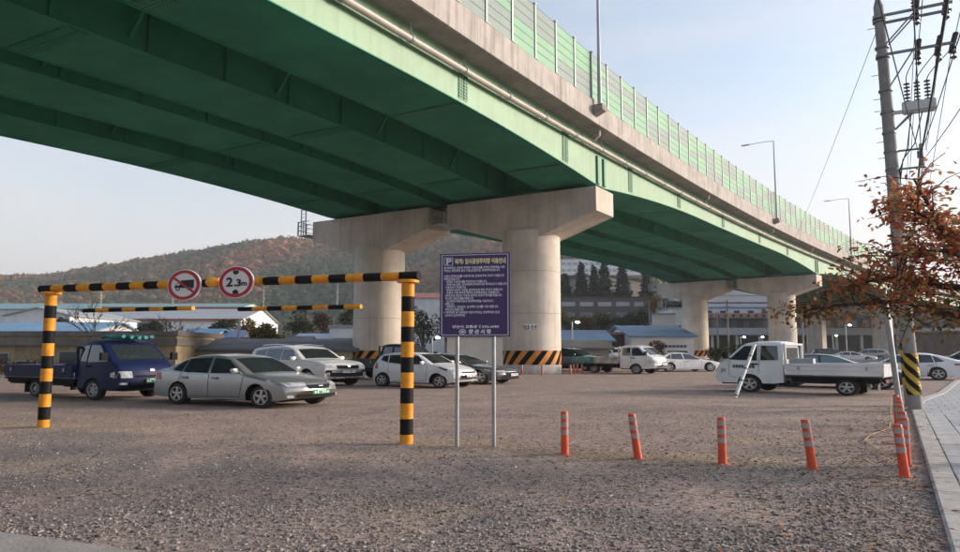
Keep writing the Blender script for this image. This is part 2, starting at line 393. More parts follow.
def make_viaduct():
    S0, S1 = -62, 200
    ss = list(np.arange(S0, S1 + .1, 1.6))
    V = thing('viaduct', vp(0, -9) * Vector((1, 1, 0)), 0, 'green steel box girder viaduct curving away overhead to the right', 'viaduct')
    off = V.location
    def P(s, o, z): return vp(s, o, z) - off
    for gi, (a, b) in enumerate(GIRD):
        mb = MB()
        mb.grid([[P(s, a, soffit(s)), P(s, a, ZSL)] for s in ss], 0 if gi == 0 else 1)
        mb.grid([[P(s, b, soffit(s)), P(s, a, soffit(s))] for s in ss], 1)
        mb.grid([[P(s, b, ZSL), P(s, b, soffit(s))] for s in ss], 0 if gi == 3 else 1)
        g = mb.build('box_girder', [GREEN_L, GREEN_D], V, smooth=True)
        # bottom flange lips
        for (e, sg) in ((a, 1), (b, -1)):
            mb = MB()
            for s0, s1 in zip(ss, ss[1:]):
                q = [P(s, e + sg * w, soffit(s) + h) for s in (s0, s1) for (w, h) in ((-.01, -.03), (.07, -.03), (.07, .012), (-.01, .012))]
                mb.add(q, [(0, 1, 5, 4), (1, 2, 6, 5), (2, 3, 7, 6), (0, 4, 7, 3)])
            mb.build('flange_lip', GREEN_D, g)
        # transverse splice plates with bolts, on soffit and outer web
        for si in (-34., -24., -13.3, -4.3, 4.4, 13.3, 23.8, 34.7, 44.6, 68., 80., 92.):
            mb = MB(); z0 = soffit(si)
            for h in (0, 1):
                c = P(si + (-.17 + .34 * h), (a + b) / 2, z0 - .035); d, n = vdir(si)
                mb.bar(c - n * (abs(a - b) / 2 - .12), c + n * (abs(a - b) / 2 - .12), .30, .03)
            if si > -40 and si < 40:
                d, n = vdir(si)
                for r in (-.26, -.13, .13, .26):
                    for q in np.arange(-1.3, 1.31, .13):
                        c = P(si + r, (a + b) / 2 + q, z0 - .06); mb.box(c, (.04, .04, .03), -math.atan2(n.y, n.x))
            mb.build('soffit_splice', GREEN_S if gi == 0 else GREEN_D, g)
            if gi == 0:
                mb = MB()
                d, n = vdir(si)
                M = Matrix((d, n, Vector((0, 0, 1)))).transposed()
                for h in (-.17, .17): mb.box(P(si + h, .012, (z0 + ZSL) / 2 - .05), (.28, .024, ZSL - z0 - .5), M=M)
                for r in (-.24, -.10, .10, .24):
                    for q in np.arange(z0 + .32, ZSL - .35, .15):
                        mb.box(P(si + r, .035, q), (.09, .03, .095), M=M, mi=1)
                mb.build('web_splice', [GREEN_L, GREEN_S], g)
        # inner web stiffeners
        mb = MB()
        for s in np.arange(-50, 150, 2.8):
            d, n = vdir(s)
            if gi > 0: mb.bar(P(s, a + .07, soffit(s) + .05), P(s, a + .07, ZSL - .02), .025, .14, up=d)
            if gi < 3: mb.bar(P(s, b - .07, soffit(s) + .05), P(s, b - .07, ZSL - .02), .025, .14, up=d)
        mb.build('stiffener', GREEN_D, g)['kind'] = 'stuff'
        if gi == 0:   # paired jacking stiffeners over the piers
            for ps in (0, 56.3, 102.6):
                for h in (-.42, .42):
                    d, n = vdir(ps); M = Matrix((d, n, Vector((0, 0, 1)))).transposed()
                    MB().box(P(ps + h, .05, soffit(ps) + 1.15), (.22, .1, 1.9), M=M).box(P(ps + h + .2, .03, soffit(ps) + 1.15), (.03, .06, 1.9), M=M).build('jacking_stiffener', GREEN_S, g)
    # deck slab
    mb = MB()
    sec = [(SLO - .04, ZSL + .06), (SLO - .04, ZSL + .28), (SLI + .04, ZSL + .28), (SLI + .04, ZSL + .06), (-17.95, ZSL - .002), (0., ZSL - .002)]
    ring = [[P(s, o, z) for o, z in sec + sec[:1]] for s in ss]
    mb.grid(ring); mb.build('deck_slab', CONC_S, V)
    # thicker edge drip: parapets, real thickness, cast in bays
    for sg, o0 in ((1, SLO), (-1, SLI)):
        st = np.arange(S0, S1, 8.0)
        for s in st:
            mb = MB(); sub = np.linspace(s + .006, s + 7.994, 5)
            sec = [(o0 + sg * .0, ZSL + .03), (o0 + sg * .0, ZPT - .06), (o0 - sg * .03, ZPT), (o0 - sg * .26, ZPT), (o0 - sg * .34, ZSL + .30), (o0 - sg * .10, ZSL + .03)]
            for q0, q1 in zip(sub, sub[1:]):
                n = len(sec); vs = [P(q, o, z) for q in (q0, q1) for o, z in sec]
                fs = [(i, (i + 1) % n, n + (i + 1) % n, n + i) for i in range(n)]
                if q0 == sub[0]: fs.append(tuple(range(n)))
                if q1 == sub[-1]: fs.append(tuple(range(n, 2 * n)))
                mb.add(vs, fs)
            mb.build('parapet', CONC_P, V)
    # cross beams between the girders
    for i in range(3):
        a, b = GIRD[i][1], GIRD[i + 1][0]
        for s in list(np.arange(-45, 56, 5.6)) + list(np.arange(61, 100, 5.6)):
            z0 = soffit(s); d, n = vdir(s); mb = MB()
            mb.bar(P(s, a, ZSL - .35), P(s, b, ZSL - .35), .16, .22, up=(0, 0, 1))
            mid = (a + b) / 2
            mb.bar(P(s, a - .02, z0 + .35), P(s, mid + (a - mid) * .25, ZSL - .4), .10, .10)
            mb.bar(P(s, b + .02, z0 + .35), P(s, mid + (b - mid) * .25, ZSL - .4), .10, .10)
            mb.build('cross_frame', GREEN_D, V)
    for ps in PIERS[1:5]:
        for i in range(3):
            mb = MB(); mb.bar(P(ps, GIRD[i][1], soffit(ps) + 1.3), P(ps, GIRD[i + 1][0], soffit(ps) + 1.3), .5, 1.7); mb.build('end_diaphragm', GREEN_D, V)
    # drain pipe along the fascia with collars and stubs
    pp = [P(s, .27, 14.95) for s in np.arange(-60, 150, 2.)]
    pipe = MB().tube(pp, .135, 12).build('drain_pipe', PIPEM, V, smooth=True)
    for s in np.arange(-40, 80, 3.3):
        d, n = vdir(s)
        MB().tube([P(s - .06, .27, 14.95), P(s + .06, .27, 14.95)], .165, 12).bar(P(s, .27, 15.05), P(s, .27, ZSL), .05, .04).build('pipe_collar', STEEL, pipe)
    for s in (-1.8, 17.8, 36.8, 52.):
        MB().tube([P(s, .72, ZSL + .02), P(s, .72, ZSL - .35), P(s, .34, ZSL - .75)], .07, 8).build('drain_stub', PIPEM, pipe)
    return V
make_viaduct()
def make_pier(ps, label, shape='round', band=True):
    d, n = vdir(ps); rz = math.atan2(n.y, n.x)     # local x runs across the road (to the right), local y along it
    base = vp(ps, -9.04); top = soffit(ps) + vg(ps) - .16
    T = thing('viaduct_pier', (base.x, base.y, 0), rz, label, 'bridge pier', 'concrete piers under the viaduct')
    zc = top - 3.0
    for ci, (oc, e0, e1) in enumerate(((-4.07, .23, -8.82), (-14.69, -10.2, -19.33))):
        x = oc + 9.04; r = 1.56
        mb = MB()
        if shape == 'round':
            mb.lathe([(r, -.3), (r, zc + .5)], 48, (x, 0, 0)); col = mb.build('column', CONC, T, smooth=True)
            for zz in (4.1, 7.0):
                if zz < zc: MB().lathe([(r + .001, zz - .02), (r + .006, zz - .012), (r + .006, zz + .012), (r + .001, zz + .02)], 48, (x, 0, 0)).build('joint_line', mat('joint_concrete', (.33, .29, .26), .9), col, smooth=True)
        else:
            q = [(-1.1, -1.5), (1.1, -1.5), (1.5, -1.1), (1.5, 1.1), (1.1, 1.5), (-1.1, 1.5), (-1.5, 1.1), (-1.5, -1.1)]
            mb.prism(q, lambda a, b: (x + a * .9, b * .9, -.3), lambda a, b: (x + a * .9, b * .9, zc + .5)); col = mb.build('column', CONC, T)
        if band:
            # painted warning band of slanted strips
            mb = MB(); N_ = 96; ns = 14
            prof = [.62, 1.58]
            for k in range(ns * 2):
                a0 = 2 * math.pi * k / (ns * 2); a1 = 2 * math.pi * (k + 1) / (ns * 2); sl = 2 * math.pi / ns * .85
                for j in range(6):
                    t0, t1 = j / 6, (j + 1) / 6; vs = []
                    for (t, aa) in ((t0, a0), (t0, (a0 + a1) / 2), (t0, a1), (t1, a1), (t1, (a0 + a1) / 2), (t1, a0)):
                        g = aa + sl * t; vs.append((x + (r + .006) * math.cos(g), (r + .006) * math.sin(g), prof[0] + (prof[1] - prof[0]) * t))
                    mb.add(vs, [(0, 1, 4, 5), (1, 2, 3, 4)], k % 2)
            mb.build('warning_band', [mat('band_orange', (.62, .23, .03), .6, var=.2, vscale=3), mat('band_black', (.010, .008, .008), .8, spec=.1)], col, smooth=True)
            MB().lathe([(r + .002, 0), (r + .012, .02), (r + .012, .60), (r + .002, .62)], 48, (x, 0, 0)).build('painted_plinth', mat('plinth_white', (.56, .52, .49), .8, var=.3, vscale=2, streak=.5), col, smooth=True)
        a, b = e1 + 9.04, e0 + 9.04; hw = 1.16
        poly = [(a, top), (b, top), (b, top - 1.62), (x + r * .72, zc), (x - r * .72, zc), (a, top - 1.62)]
        MB().prism(poly, lambda p, q: (p, -hw, q), lambda p, q: (p, hw, q)).build('cap_beam', CONC, T)
        for (ga, gb) in (GIRD[0:2] if ci == 0 else GIRD[2:4]):
            for o in (ga - .6, gb + .6): MB().box((o + 9.04, 0, top + .08), (.75, .8, .158)).build('bearing', DARK, T)
    # steel inspection platform railings at the cap ends
    for xe, sg in ((e1 + 9.04, -1),) if ps < 150 else ():
        mb = MB(); z0 = top - 1.1
        mb.bbox(xe - 1.0, xe - .02, -1.5, 1.5, z0 - .06, z0)
        for yy in np.linspace(-1.5, 1.5, 5): mb.bar((xe - 1.0, yy, z0), (xe - 1.0, yy, z0 + 1.15), .05)
        for xx in (xe - .95, xe - .5):
            for yy in (-1.5, 1.5): mb.bar((xx, yy, z0), (xx, yy, z0 + 1.15), .05)
        for zz in (.4, .8, 1.15):
            mb.bar((xe - 1.0, -1.5, z0 + zz), (xe - 1.0, 1.5, z0 + zz), .04); mb.bar((xe - 1.0, -1.5, z0 + zz), (xe, -1.5, z0 + zz), .04); mb.bar((xe - 1.0, 1.5, z0 + zz), (xe, 1.5, z0 + zz), .04)
        mb.bar((xe - .3, -1.5, z0), (xe - .3, -1.5, z0 + 2.3), .05); mb.bar((xe - .7, -1.5, z0), (xe - .7, -1.5, z0 + 2.3), .05)
        for zz in np.arange(.3, 2.2, .3): mb.bar((xe - .7, -1.5, z0 + zz), (xe - .3, -1.5, z0 + zz), .03)
        mb.build('inspection_platform', GALV, T)
    mb = MB(); z0 = top - 1.3; xm = (-8.82 - 10.2) / 2 + 9.04
    mb.bbox(xm - .5, xm + .5, -1.0, 1.0, z0 - .05, z0)
    for yy in (-1, 0, 1):
        for xx in (xm - .48, xm + .48): mb.bar((xx, yy, z0), (xx, yy, z0 + 1.1), .05)
    for zz in (.55, 1.1):
        for xx in (xm - .48, xm + .48): mb.bar((xx, -1, z0 + zz), (xx, 1, z0 + zz), .04)
    mb.build('inspection_platform', GALV, T)
    return T, rz, base
P1, P1RZ, P1B = make_pier(0, 'nearest pair of concrete columns with striped bands, behind the purple sign')
make_pier(56.3, 'second pair of concrete columns with striped bands, behind the white trucks')
make_pier(102.6, 'third pair of viaduct columns, angular, behind the autumn branches', 'oct', False)
make_pier(150., 'farthest pair of viaduct columns, small, by the right edge', 'oct', False)
# the stencilled plate on the front of the near column
def pier_plate():
    d, n = vdir(0); c = vp(0, -4.07); c.z = 0
    a = math.atan2(-c.y, -c.x) - P1RZ - .06      # direction, in the pier's frame, of the plate
    x0 = -4.07 + 9.04; r = 1.575
    mb = MB(); rows = []
    for z in (2.95, 3.36): rows.append([(x0 + r * math.cos(a + t), r * math.sin(a + t), z) for t in np.linspace(-.21, .21, 7)])
    mb.grid(rows); o = mb.build('name_plate', mat('plate_white', (.80, .79, .77), .6), P1)
    me = text_mesh('임산', .40, 'CENTER', .008)
    for v in me.vertices:
        t = a + v.co.x * 1.0 / r; v.co = Vector((x0 + (r + .008) * math.cos(t), (r + .008) * math.sin(t), 3.02 + v.co.y * .82))
    me.materials.clear(); me.materials.append(mat('stencil_black', (.02, .02, .025), .6)); link('lettering', me, o)
pier_plate()

# ------------------------------------------------------------------ noise barrier on the parapet
def make_barrier():
    s0 = -26.0 + .73; B = thing('noise_barrier', tuple(vp(0, SLO - .12) * Vector((1, 1, 0))), 0, 'green and grey panelled noise barrier on the viaduct parapet', 'noise barrier'); off = Vector(B.location)
    GA = mat('barrier_green', (.070, .285, .145), .4, var=.12, vscale=.6); GB = mat('barrier_greygreen', (.09, .16, .152), .4, var=.12, vscale=.6); GC = mat('barrier_frame', (.06, .085, .085), .5)
    PM = mat('barrier_post', (.30, .36, .34), .5, .3)
    pat = 'bbaabaabbaabbabaabbabaabbaababbaabbaabab'
    far = MB()
    for i in range(62):
        s = s0 + 2.0 * i; d, n = vdir(s); M = Matrix((d, n, Vector((0, 0, 1)))).transposed()
        c = vp(s, SLO - .12, (ZPT + ZBT) / 2) - off
        mb = MB().box(c, (.11, .15, ZBT - ZPT + .1), M=M).box(c + Vector((0, 0, (ZBT - ZPT) / 2 + .08)), (.20, .2, .06), M=M).box(c - Vector((0, 0, (ZBT - ZPT) / 2 - .02)), (.34, .26, .04), M=M)
        if i < 46: mb.build('post', PM, B)
        else: far.box(c, (.16, .16, ZBT - ZPT + .1), M=M, mi=3)
        p0 = vp(s + .09, SLO - .12) - off; p1 = vp(s + 1.91, SLO - .12) - off
        dd = (p1 - p0); th = math.atan2(dd.y, dd.x); cc = (p0 + p1) / 2; ln = math.hypot(dd.x, dd.y); pit = math.atan2(dd.z, ln)
        Mx = Matrix.Rotation(th, 3, 'Z') @ Matrix.Rotation(-pit, 3, 'Y')
        for k in range(6):
            z = ZPT + .05 + .49 * (k + .5); top = k >= 3
            g = (pat[i % len(pat)] == 'a') == top
            if random.random() < .07: g = not g
            tgt = MB() if i < 46 else far
            tgt.box(cc + Vector((0, 0, z)), (ln, .07, .445), M=Mx, mi=0 if g else 1)
            tgt.box(cc + Vector((0, 0, z + .236)), (ln, .085, .03), M=Mx, mi=2)
            if i < 46: tgt.build('panel', [GA, GB, GC], B)
    o = far.build('panel_run', [GA, GB, GC, PM], B); o['kind'] = 'stuff'
make_barrier()

# ------------------------------------------------------------------ lamps on the viaduct
def viaduct_lamp(s, label):
    d, n = vdir(s); b = vp(s, SLO + .03, ZPT); L_ = thing('street_lamp', (b.x, b.y, b.z - .5), 0, label, 'street lamp', 'street lamps on the viaduct parapet')
    M = Matrix((d, n, Vector((0, 0, 1)))).transposed(); nn = n
    MB().box(nn * .22 + Vector((0, 0, -.05)), (.62, .5, .30), M=M).prism([(-.31, 0), (.31, 0), (.2, -.32), (-.2, -.32)], lambda p, q: d * p + Vector((0, 0, q - .2)), lambda p, q: d * p + nn * .46 + Vector((0, 0, q * .2 - .2))).build('bracket', CONC_S, L_)
    MB().box(nn * .22 + Vector((0, 0, .12)), (.42, .42, .04), M=M).build('base_plate', STEEL, L_)
    H = 9.75
    MB().tube([nn * .22 + Vector((0, 0, z)) for z in (.14, 3, 6, H)], [.105, .09, .075, .055], 12).build('pole', STEEL, L_, smooth=True)
    arm = [nn * .22 + Vector((0, 0, H - .06))] + [nn * (.22 - t * 2.6) + Vector((0, 0, H + .02 + .05 * math.sin(t * 3))) for t in (.1, .5, .85)]
    MB().tube(arm, .035, 8).build('arm', STEEL, L_, smooth=True)
    MB().box(nn * (.22 - 2.55) + Vector((0, 0, H + .04)), (.26, .75, .09), M=M).box(nn * (.22 - 2.55) + Vector((0, 0, H - .01)), (.2, .55, .03), M=M, mi=1).build('lamp_head', [STEEL, mat('lamp_glass', (.7, .7, .68), .2)], L_)
viaduct_lamp(-3.1, 'nearest tall grey lamp post on the viaduct, cut off by the top edge')
viaduct_lamp(36.0, 'second grey lamp post on the viaduct with its arm pointing left')
viaduct_lamp(67.8, 'farthest small lamp post on the viaduct beside the utility pole')

# ------------------------------------------------------------------ vehicles
GLASS = mat('car_glass', (.024, .030, .036), .04, spec=1.)
GLASS_L = mat('car_glass_light', (.028, .036, .042), .05, spec=1.)
CHROME = mat('chrome', (.75, .75, .77), .15, 1.)
BLACKP = mat('black_plastic', (.014, .014, .016), .8, spec=.15)
TYRE = mat('tyre_rubber', (.022, .021, .021), .85, var=.3, vscale=20)
RIMM = mat('alloy_rim', (.46, .46, .47), .35, .75)
RIMD = mat('rim_shadow', (.03, .03, .032), .6)
HEADL = mat('headlight_lens', (.50, .52, .54), .12, .0, var=.55, vscale=9, spec=.7, coat=.6)
TAILL = mat('tail_lens', (.35, .015, .012), .15, spec=.7)
AMBER = mat('amber_lens', (.7, .25, .02), .2)
PLATE_G = mat('plate_green', (.02, .22, .12), .5); PLATE_W = mat('plate_white_metal', (.75, .76, .78), .5); PLATE_T = mat('plate_marks', (.7, .75, .72), .5); PLATE_K = mat('plate_marks_dark', (.05, .05, .06), .5)
def paint(name, col, rough=.3, metal=0., coat=.4, spec=.4): return mat('paint_' + name, col, rough, metal, var=.10, vscale=1.4, coat=coat, spec=spec)
_wheel_cache = {}
def wheel_mesh(r, w, style):
    k = (round(r, 3), round(w, 3), style)
    if k in _wheel_cache: return _wheel_cache[k]
    h = w / 2
    t = MB().lathe([(r * .60, -h * .9), (r * .80, -h), (r * .95, -h * .92), (r, -h * .6), (r, h * .6), (r * .95, h * .92), (r * .80, h), (r * .60, h * .9), (r * .58, h * .3), (r * .58, -h * .3), (r * .60, -h * .9)], 28, axis='Y').mesh('wheel', TYRE, True)
    d = MB().lathe([(r * .66, -h * .93), (r * .60, -h * .93), (r * .57, -h * .45), (.001, -h * .40)], 28, axis='Y', mi=0)
    d.lathe([(r * .66, -h * .93), (r * .655, -h * 1.0), (r * .59, -h * 1.0), (r * .57, -h * .8)], 28, axis='Y', mi=1)
    if style == 'alloy':
        for i in range(5):
            a = 2 * math.pi * i / 5 + .3; e = Vector((math.cos(a), 0, math.sin(a))); sd_ = Vector((-math.sin(a), 0, math.cos(a)))
            q = [e * (r * .08) + sd_ * (r * .085), e * (r * .08) - sd_ * (r * .085), e * (r * .59) - sd_ * (r * .13), e * (r * .59) + sd_ * (r * .13)]
            d.add([p + Vector((0, -h * .86, 0)) for p in q] + [p + Vector((0, -h * .5, 0)) for p in q], [(0, 1, 2, 3), (0, 4, 5, 1), (1, 5, 6, 2), (2, 6, 7, 3), (3, 7, 4, 0)], 1)
        d.lathe([(r * .15, -h * .5), (r * .15, -h * .92), (.001, -h * .95)], 14, axis='Y', mi=1)
    else:
        d.lathe([(r * .56, -h * .6), (r * .40, -h * .75), (r * .24, -h * .55), (r * .20, -h * .95), (.001, -h * .97)], 24, axis='Y', mi=1)
        for i in range(6):
            a = 2 * math.pi * i / 6; d.box((r * .42 * math.cos(a), -h * .74, r * .42 * math.sin(a)), (r * .13, .02, r * .13), mi=0)
    rm = d.mesh('rim', [RIMD, RIMM if style == 'alloy' else mat('steel_rim', (.36, .36, .37), .45, .4)], True)
    _wheel_cache[k] = (t, rm); return t, rm
def add_wheel(T, x, y, r, w, style):
    t, rm = wheel_mesh(r, w, style)
    o = link('wheel', t, T, (x, y, r), math.pi if y > 0 else 0); link('rim', rm, o)

class Body:
    """a smooth car or cab shell: side and top surfaces as functions of place"""
    def __init__(s, L, Wd, knots, axles, wr, belt, low=.24, tum=.24, ff=.16, fr=.10, rnd=.07, crown=.035, archz=0.05, H=None, rear_flat=False, smooth=2):
        s.L, s.hw, s.axles, s.wr, s.belt, s.low, s.tum, s.ff, s.fr, s.rnd, s.crown, s.arch = L, Wd / 2, axles, wr, belt, low, tum, ff, fr, rnd, crown, archz
        # resample the outline by length, then soften
        k = [Vector((a, b)) for a, b in knots]; pts = []
        for a, b in zip(k, k[1:]):
            m_ = max(2, int((b - a).length / .05))
            for i in range(m_): pts.append(a + (b - a) * i / m_)
        pts.append(k[-1]); A = np.array([(p.x, p.y) for p in pts])
        for _ in range(smooth): A[1:-1] = (A[:-2] + 2 * A[1:-1] + A[2:]) / 4
        s.px, s.pz = A[:, 0], A[:, 1]; s.H = H or A[:, 1].max()
        s.xf, s.xr = s.px[0], s.px[-1]
    def zt(s, x): return float(np.interp(-x, -s.px, s.pz))
    def zl(s, x):
        z = s.low
        e = min(s.xf - x, x - s.xr)
        if e < .25: z += .05 * (1 - e / .25)
        for a in s.axles:
            R_ = s.wr + s.arch; dx = x - a
            if abs(dx) < R_: z = max(z, s.wr + math.sqrt(R_ * R_ - dx * dx))
        return min(z, s.zt(x) - .05)
    def w(s, x, z):
        k = 1.0; f = (x - (s.xf - .9)) / .9; r = ((s.xr + .8) - x) / .8
        if f > 0: k -= .09 * f ** 2.2
        if r > 0: k -= .07 * r ** 2.2
        if z < .45: k -= .05 * (1 - z / .45) ** 1.5
        if z > .62: k -= .025 * min(1, (z - .62) / max(.05, s.belt - .62)) ** 2
        if z > s.belt: k -= s.tum * ((z - s.belt) / max(.1, s.H - s.belt)) ** 1.15
        y = s.hw * k; t = s.zt(x); d = z - (t - s.rnd)
        if d > 0: d = min(1, d / s.rnd); y -= s.rnd * 1.1 * (1 - math.sqrt(max(0, 1 - d * d)))
        return y
    def D(s, x, y, z):
        q = min(1.1, abs(y) / s.hw)
        f = max(0, (x - .25 * s.xf - .0) / (s.xf * .75)) if s.xf > 0 else 0
        r = max(0, (x - .35 * s.xr) / (s.xr * .65)) if s.xr < 0 else 0
        return Vector((x - s.ff * q ** 2.4 * min(1, f) + s.fr * q ** 2.4 * min(1, r), y, z))
    def top(s, x, y):
        yt = s.w(x, s.zt(x)); return s.zt(x) + s.crown * max(0, 1 - (y / max(.05, yt)) ** 2)
    def xnose(s, z):
        if z <= s.pz[0]: return s.xf
        i = int(np.argmax(s.pz >= z)); 
        if i == 0: return s.xf
        t = (z - s.pz[i - 1]) / max(1e-6, s.pz[i] - s.pz[i - 1]); return float(s.px[i - 1] + t * (s.px[i] - s.px[i - 1]))
    def xtail(s, z):
        p = s.pz[::-1]; x = s.px[::-1]
        if z <= p[0]: return s.xr
        i = int(np.argmax(p >= z)); t = (z - p[i - 1]) / max(1e-6, p[i] - p[i - 1]); return float(x[i - 1] + t * (x[i] - x[i - 1]))
    def shell(s, m, parent, name='body'):
        xs = list(s.px)
        for a in s.axles:
            R_ = s.wr + s.arch
            xs += [a + R_ * math.cos(t) for t in np.linspace(0, math.pi, 19)] + [a + R_ + .004, a - R_ - .004]
        xs = sorted([x for x in xs if s.xr <= x <= s.xf], reverse=True); q = [xs[0]]
        for x in xs[1:]:
            if q[-1] - x > .003: q.append(x)
        xs = q; ts = [0, .06, .15, .28, .42, .55, .67, .77, .85, .91, .955, .985, 1]
        mb = MB(); rows = []
        for x in xs:
            zl, zt = s.zl(x), s.zt(x); side = [(s.w(x, zl + (zt - zl) * t), zl + (zt - zl) * t) for t in ts]
            yt = side[-1][0]; topp = [(yt * f, s.top(x, yt * f)) for f in (.9, .72, .48, .24, 0)]
            half = side + topp
            ring = [s.D(x, y, z) for y, z in half] + [s.D(x, -y, z) for y, z in half[-2::-1]]
            rows.append(ring)
        mb.grid(rows)
        for ring, fl in ((rows[0], 0), (rows[-1], 1)):
            n = len(ring); mb.add(ring, [tuple(range(n)) if fl else tuple(range(n))[::-1]])
        # floor
        mb.grid([[r[0] * 1.0, r[-1] * 1.0] for r in rows], 1)
        me = mb.mesh(name, [m, BLACKP], True, angle=38); return link(name, me, parent)
    # patches laid just proud of the shell -----------------------------------
    def side_patch(s, quad, sg, off=.008, nu=8, nv=4, dark=0.):
        """quad: 4 corners (x,z): front-bottom, rear-bottom, rear-top, front-top"""
        rows = []
        for j in range(nv + 1):
            r = []
            for i in range(nu + 1):
                u, v = i / nu, j / nv
                a = Vector(quad[0]).lerp(Vector(quad[1]), u); b = Vector(quad[3]).lerp(Vector(quad[2]), u); p = a.lerp(b, v)
                r.append(s.D(p.x, sg * (s.w(p.x, p.y) + off), p.y))
            rows.append(r)
        return rows
    def top_patch(s, x0, x1, f0, f1, off=.008, nu=8, nv=10):
        """between x0 and x1, over the width fraction f(x end) on either side"""
        rows = []
        for i in range(nu + 1):
            t = i / nu; x = x0 + (x1 - x0) * t; ff = f0 + (f1 - f0) * t; yt = s.w(x, s.zt(x)); r = []
            dz = (s.zt(x + .02) - s.zt(x - .02)) / .04; n = Vector((-dz, 1)).normalized()
            for j in range(nv + 1):
                y = yt * ff * (2 * j / nv - 1); r.append(s.D(x + n.x * off, y, s.top(x, y) + n.y * off))
            rows.append(r)
        return rows
    def surf_x(s, y, z, tail=False):
        """how far forward (or back) the shell reaches at this width and height"""
        def inside(x):
            zt = s.zt(x)
            if z <= zt: return abs(y) <= s.w(x, z)
            return abs(y) <= s.w(x, zt) and z <= s.top(x, y)
        e, k = (s.xr, 1) if tail else (s.xf, -1)
        if inside(e): return float(e)
        for i in range(1, 33):
            if inside(e + k * .04 * i): break
        lo, hi = .04 * (i - 1), .04 * i
        for _ in range(5):
            m_ = (lo + hi) / 2
            if inside(e + k * m_): hi = m_
            else: lo = m_
        return float(e + k * hi)
    def nose_patch(s, y0, y1, z0, z1, off=.010, nu=6, nv=3, tail=False, y2=None, y3=None):
        rows = []; y2 = y1 if y2 is None else y2; y3 = y0 if y3 is None else y3; k = -1 if tail else 1
        for j in range(nv + 1):
            z = z0 + (z1 - z0) * j / nv; r = []
            a = y0 + (y3 - y0) * j / nv; b = y1 + (y2 - y1) * j / nv
            for i in range(nu + 1):
                y = a + (b - a) * i / nu; p = s.D(s.surf_x(y, z, tail), y, z); r.append(p + Vector((k * off * 1.3, 0, off * .5 if z > s.pz[0] and not tail else 0)))
            rows.append(r)
        return rows
def part_grid(name, rows, m, parent, smooth=True, thick=.0):
    o = MB().grid(rows).build(name, m, parent, smooth=smooth); return o
def bilateral(name, fn, m, T):
    for sg in (1, -1): part_grid(name, fn(sg), m, T)
def plate(T, B, y0, y1, z0, z1, green=True, tail=False):
    pm = PLATE_G if green else PLATE_W; x = (B.surf_x(0, (z0 + z1) / 2, True) - .035) if tail else (B.surf_x(0, (z0 + z1) / 2) + .035)
    o = MB().bbox(x - .01, x + .01, y0, y1, z0, z1).build('number_plate', pm, T); sx = -.013 if tail else .013; n = 6
    mb = MB(); wd = (y1 - y0)
    for i in range(n):
        if i == 2: continue
        yy = y0 + wd * (.12 + .76 * i / (n - 1)); mb.bbox(x + sx - .003, x + sx + .003, yy - wd * .04, yy + wd * .04, z0 + (z1 - z0) * .18, z0 + (z1 - z0) * .62)
    mb.bbox(x + sx - .003, x + sx + .003, y0 + wd * .25, y1 - wd * .25, z0 + (z1 - z0) * .72, z0 + (z1 - z0) * .9)
    mb.build('plate_marks', PLATE_T if green else PLATE_K, o)['kind'] = 'stuff'
def mirror(T, B, x, z, m, size=1.):
    for sg in (1, -1):
        y = sg * (B.w(x, z) + .02); mb = MB()
        mb.lathe([(.001, -.075 * size), (.05 * size, -.06 * size), (.075 * size, 0), (.06 * size, .06 * size), (.001, .08 * size)], 12, (0, 0, 0))
        mb.v = [(v[0] * .75 + x, v[1] * 1.55 + y + sg * .11, v[2] + z + .04) for v in mb.v]
        mb.bar((x, y - sg * .02, z), (x, y + sg * .1, z + .03), .05, .03)
        mb.build('side_mirror', m, T, smooth=True)
def handles(T, B, xs, z, m):
    for x in xs:
        for sg in (1, -1):
            MB().box((x, sg * (B.w(x, z) + .022), z), (.19, .03, .03)).box((x, sg * (B.w(x, z) + .004), z), (.21, .02, .055), mi=1).build('door_handle', [m, BLACKP], T)
def seams(T, B, lines):
    """thin dark gaps between the panels: (x0,z0)-(x1,z1) on both sides"""
    for (x0, z0, x1, z1) in lines:
        for sg in (1, -1):
            d = Vector((x1 - x0, z1 - z0)).normalized(); n = Vector((-d.y, d.x)) * .0065; rows = []
            for t in np.linspace(0, 1, 9):
                x = x0 + (x1 - x0) * t; z = z0 + (z1 - z0) * t
                rows.append([B.D(x + k * n.x, sg * (B.w(x + k * n.x, z + k * n.y) + .004), z + k * n.y) for k in (-1, 1)])
            part_grid('panel_gap', rows, BLACKP, T)
def arches(T, B):
    for a in B.axles:
        for sg in (1, -1):
            R0 = B.wr + B.arch; rows = []
            for t in np.linspace(.03, math.pi - .03, 21):
                x, z = a + (R0 - .004) * math.cos(t), B.wr + (R0 - .004) * math.sin(t); y = B.w(x, max(z, B.low))
                rows.append([(B.D(x, sg * (y + .006), z)), (B.D(x, sg * (y - .26), z))])
            part_grid('wheel_arch', rows, BLACKP, T)

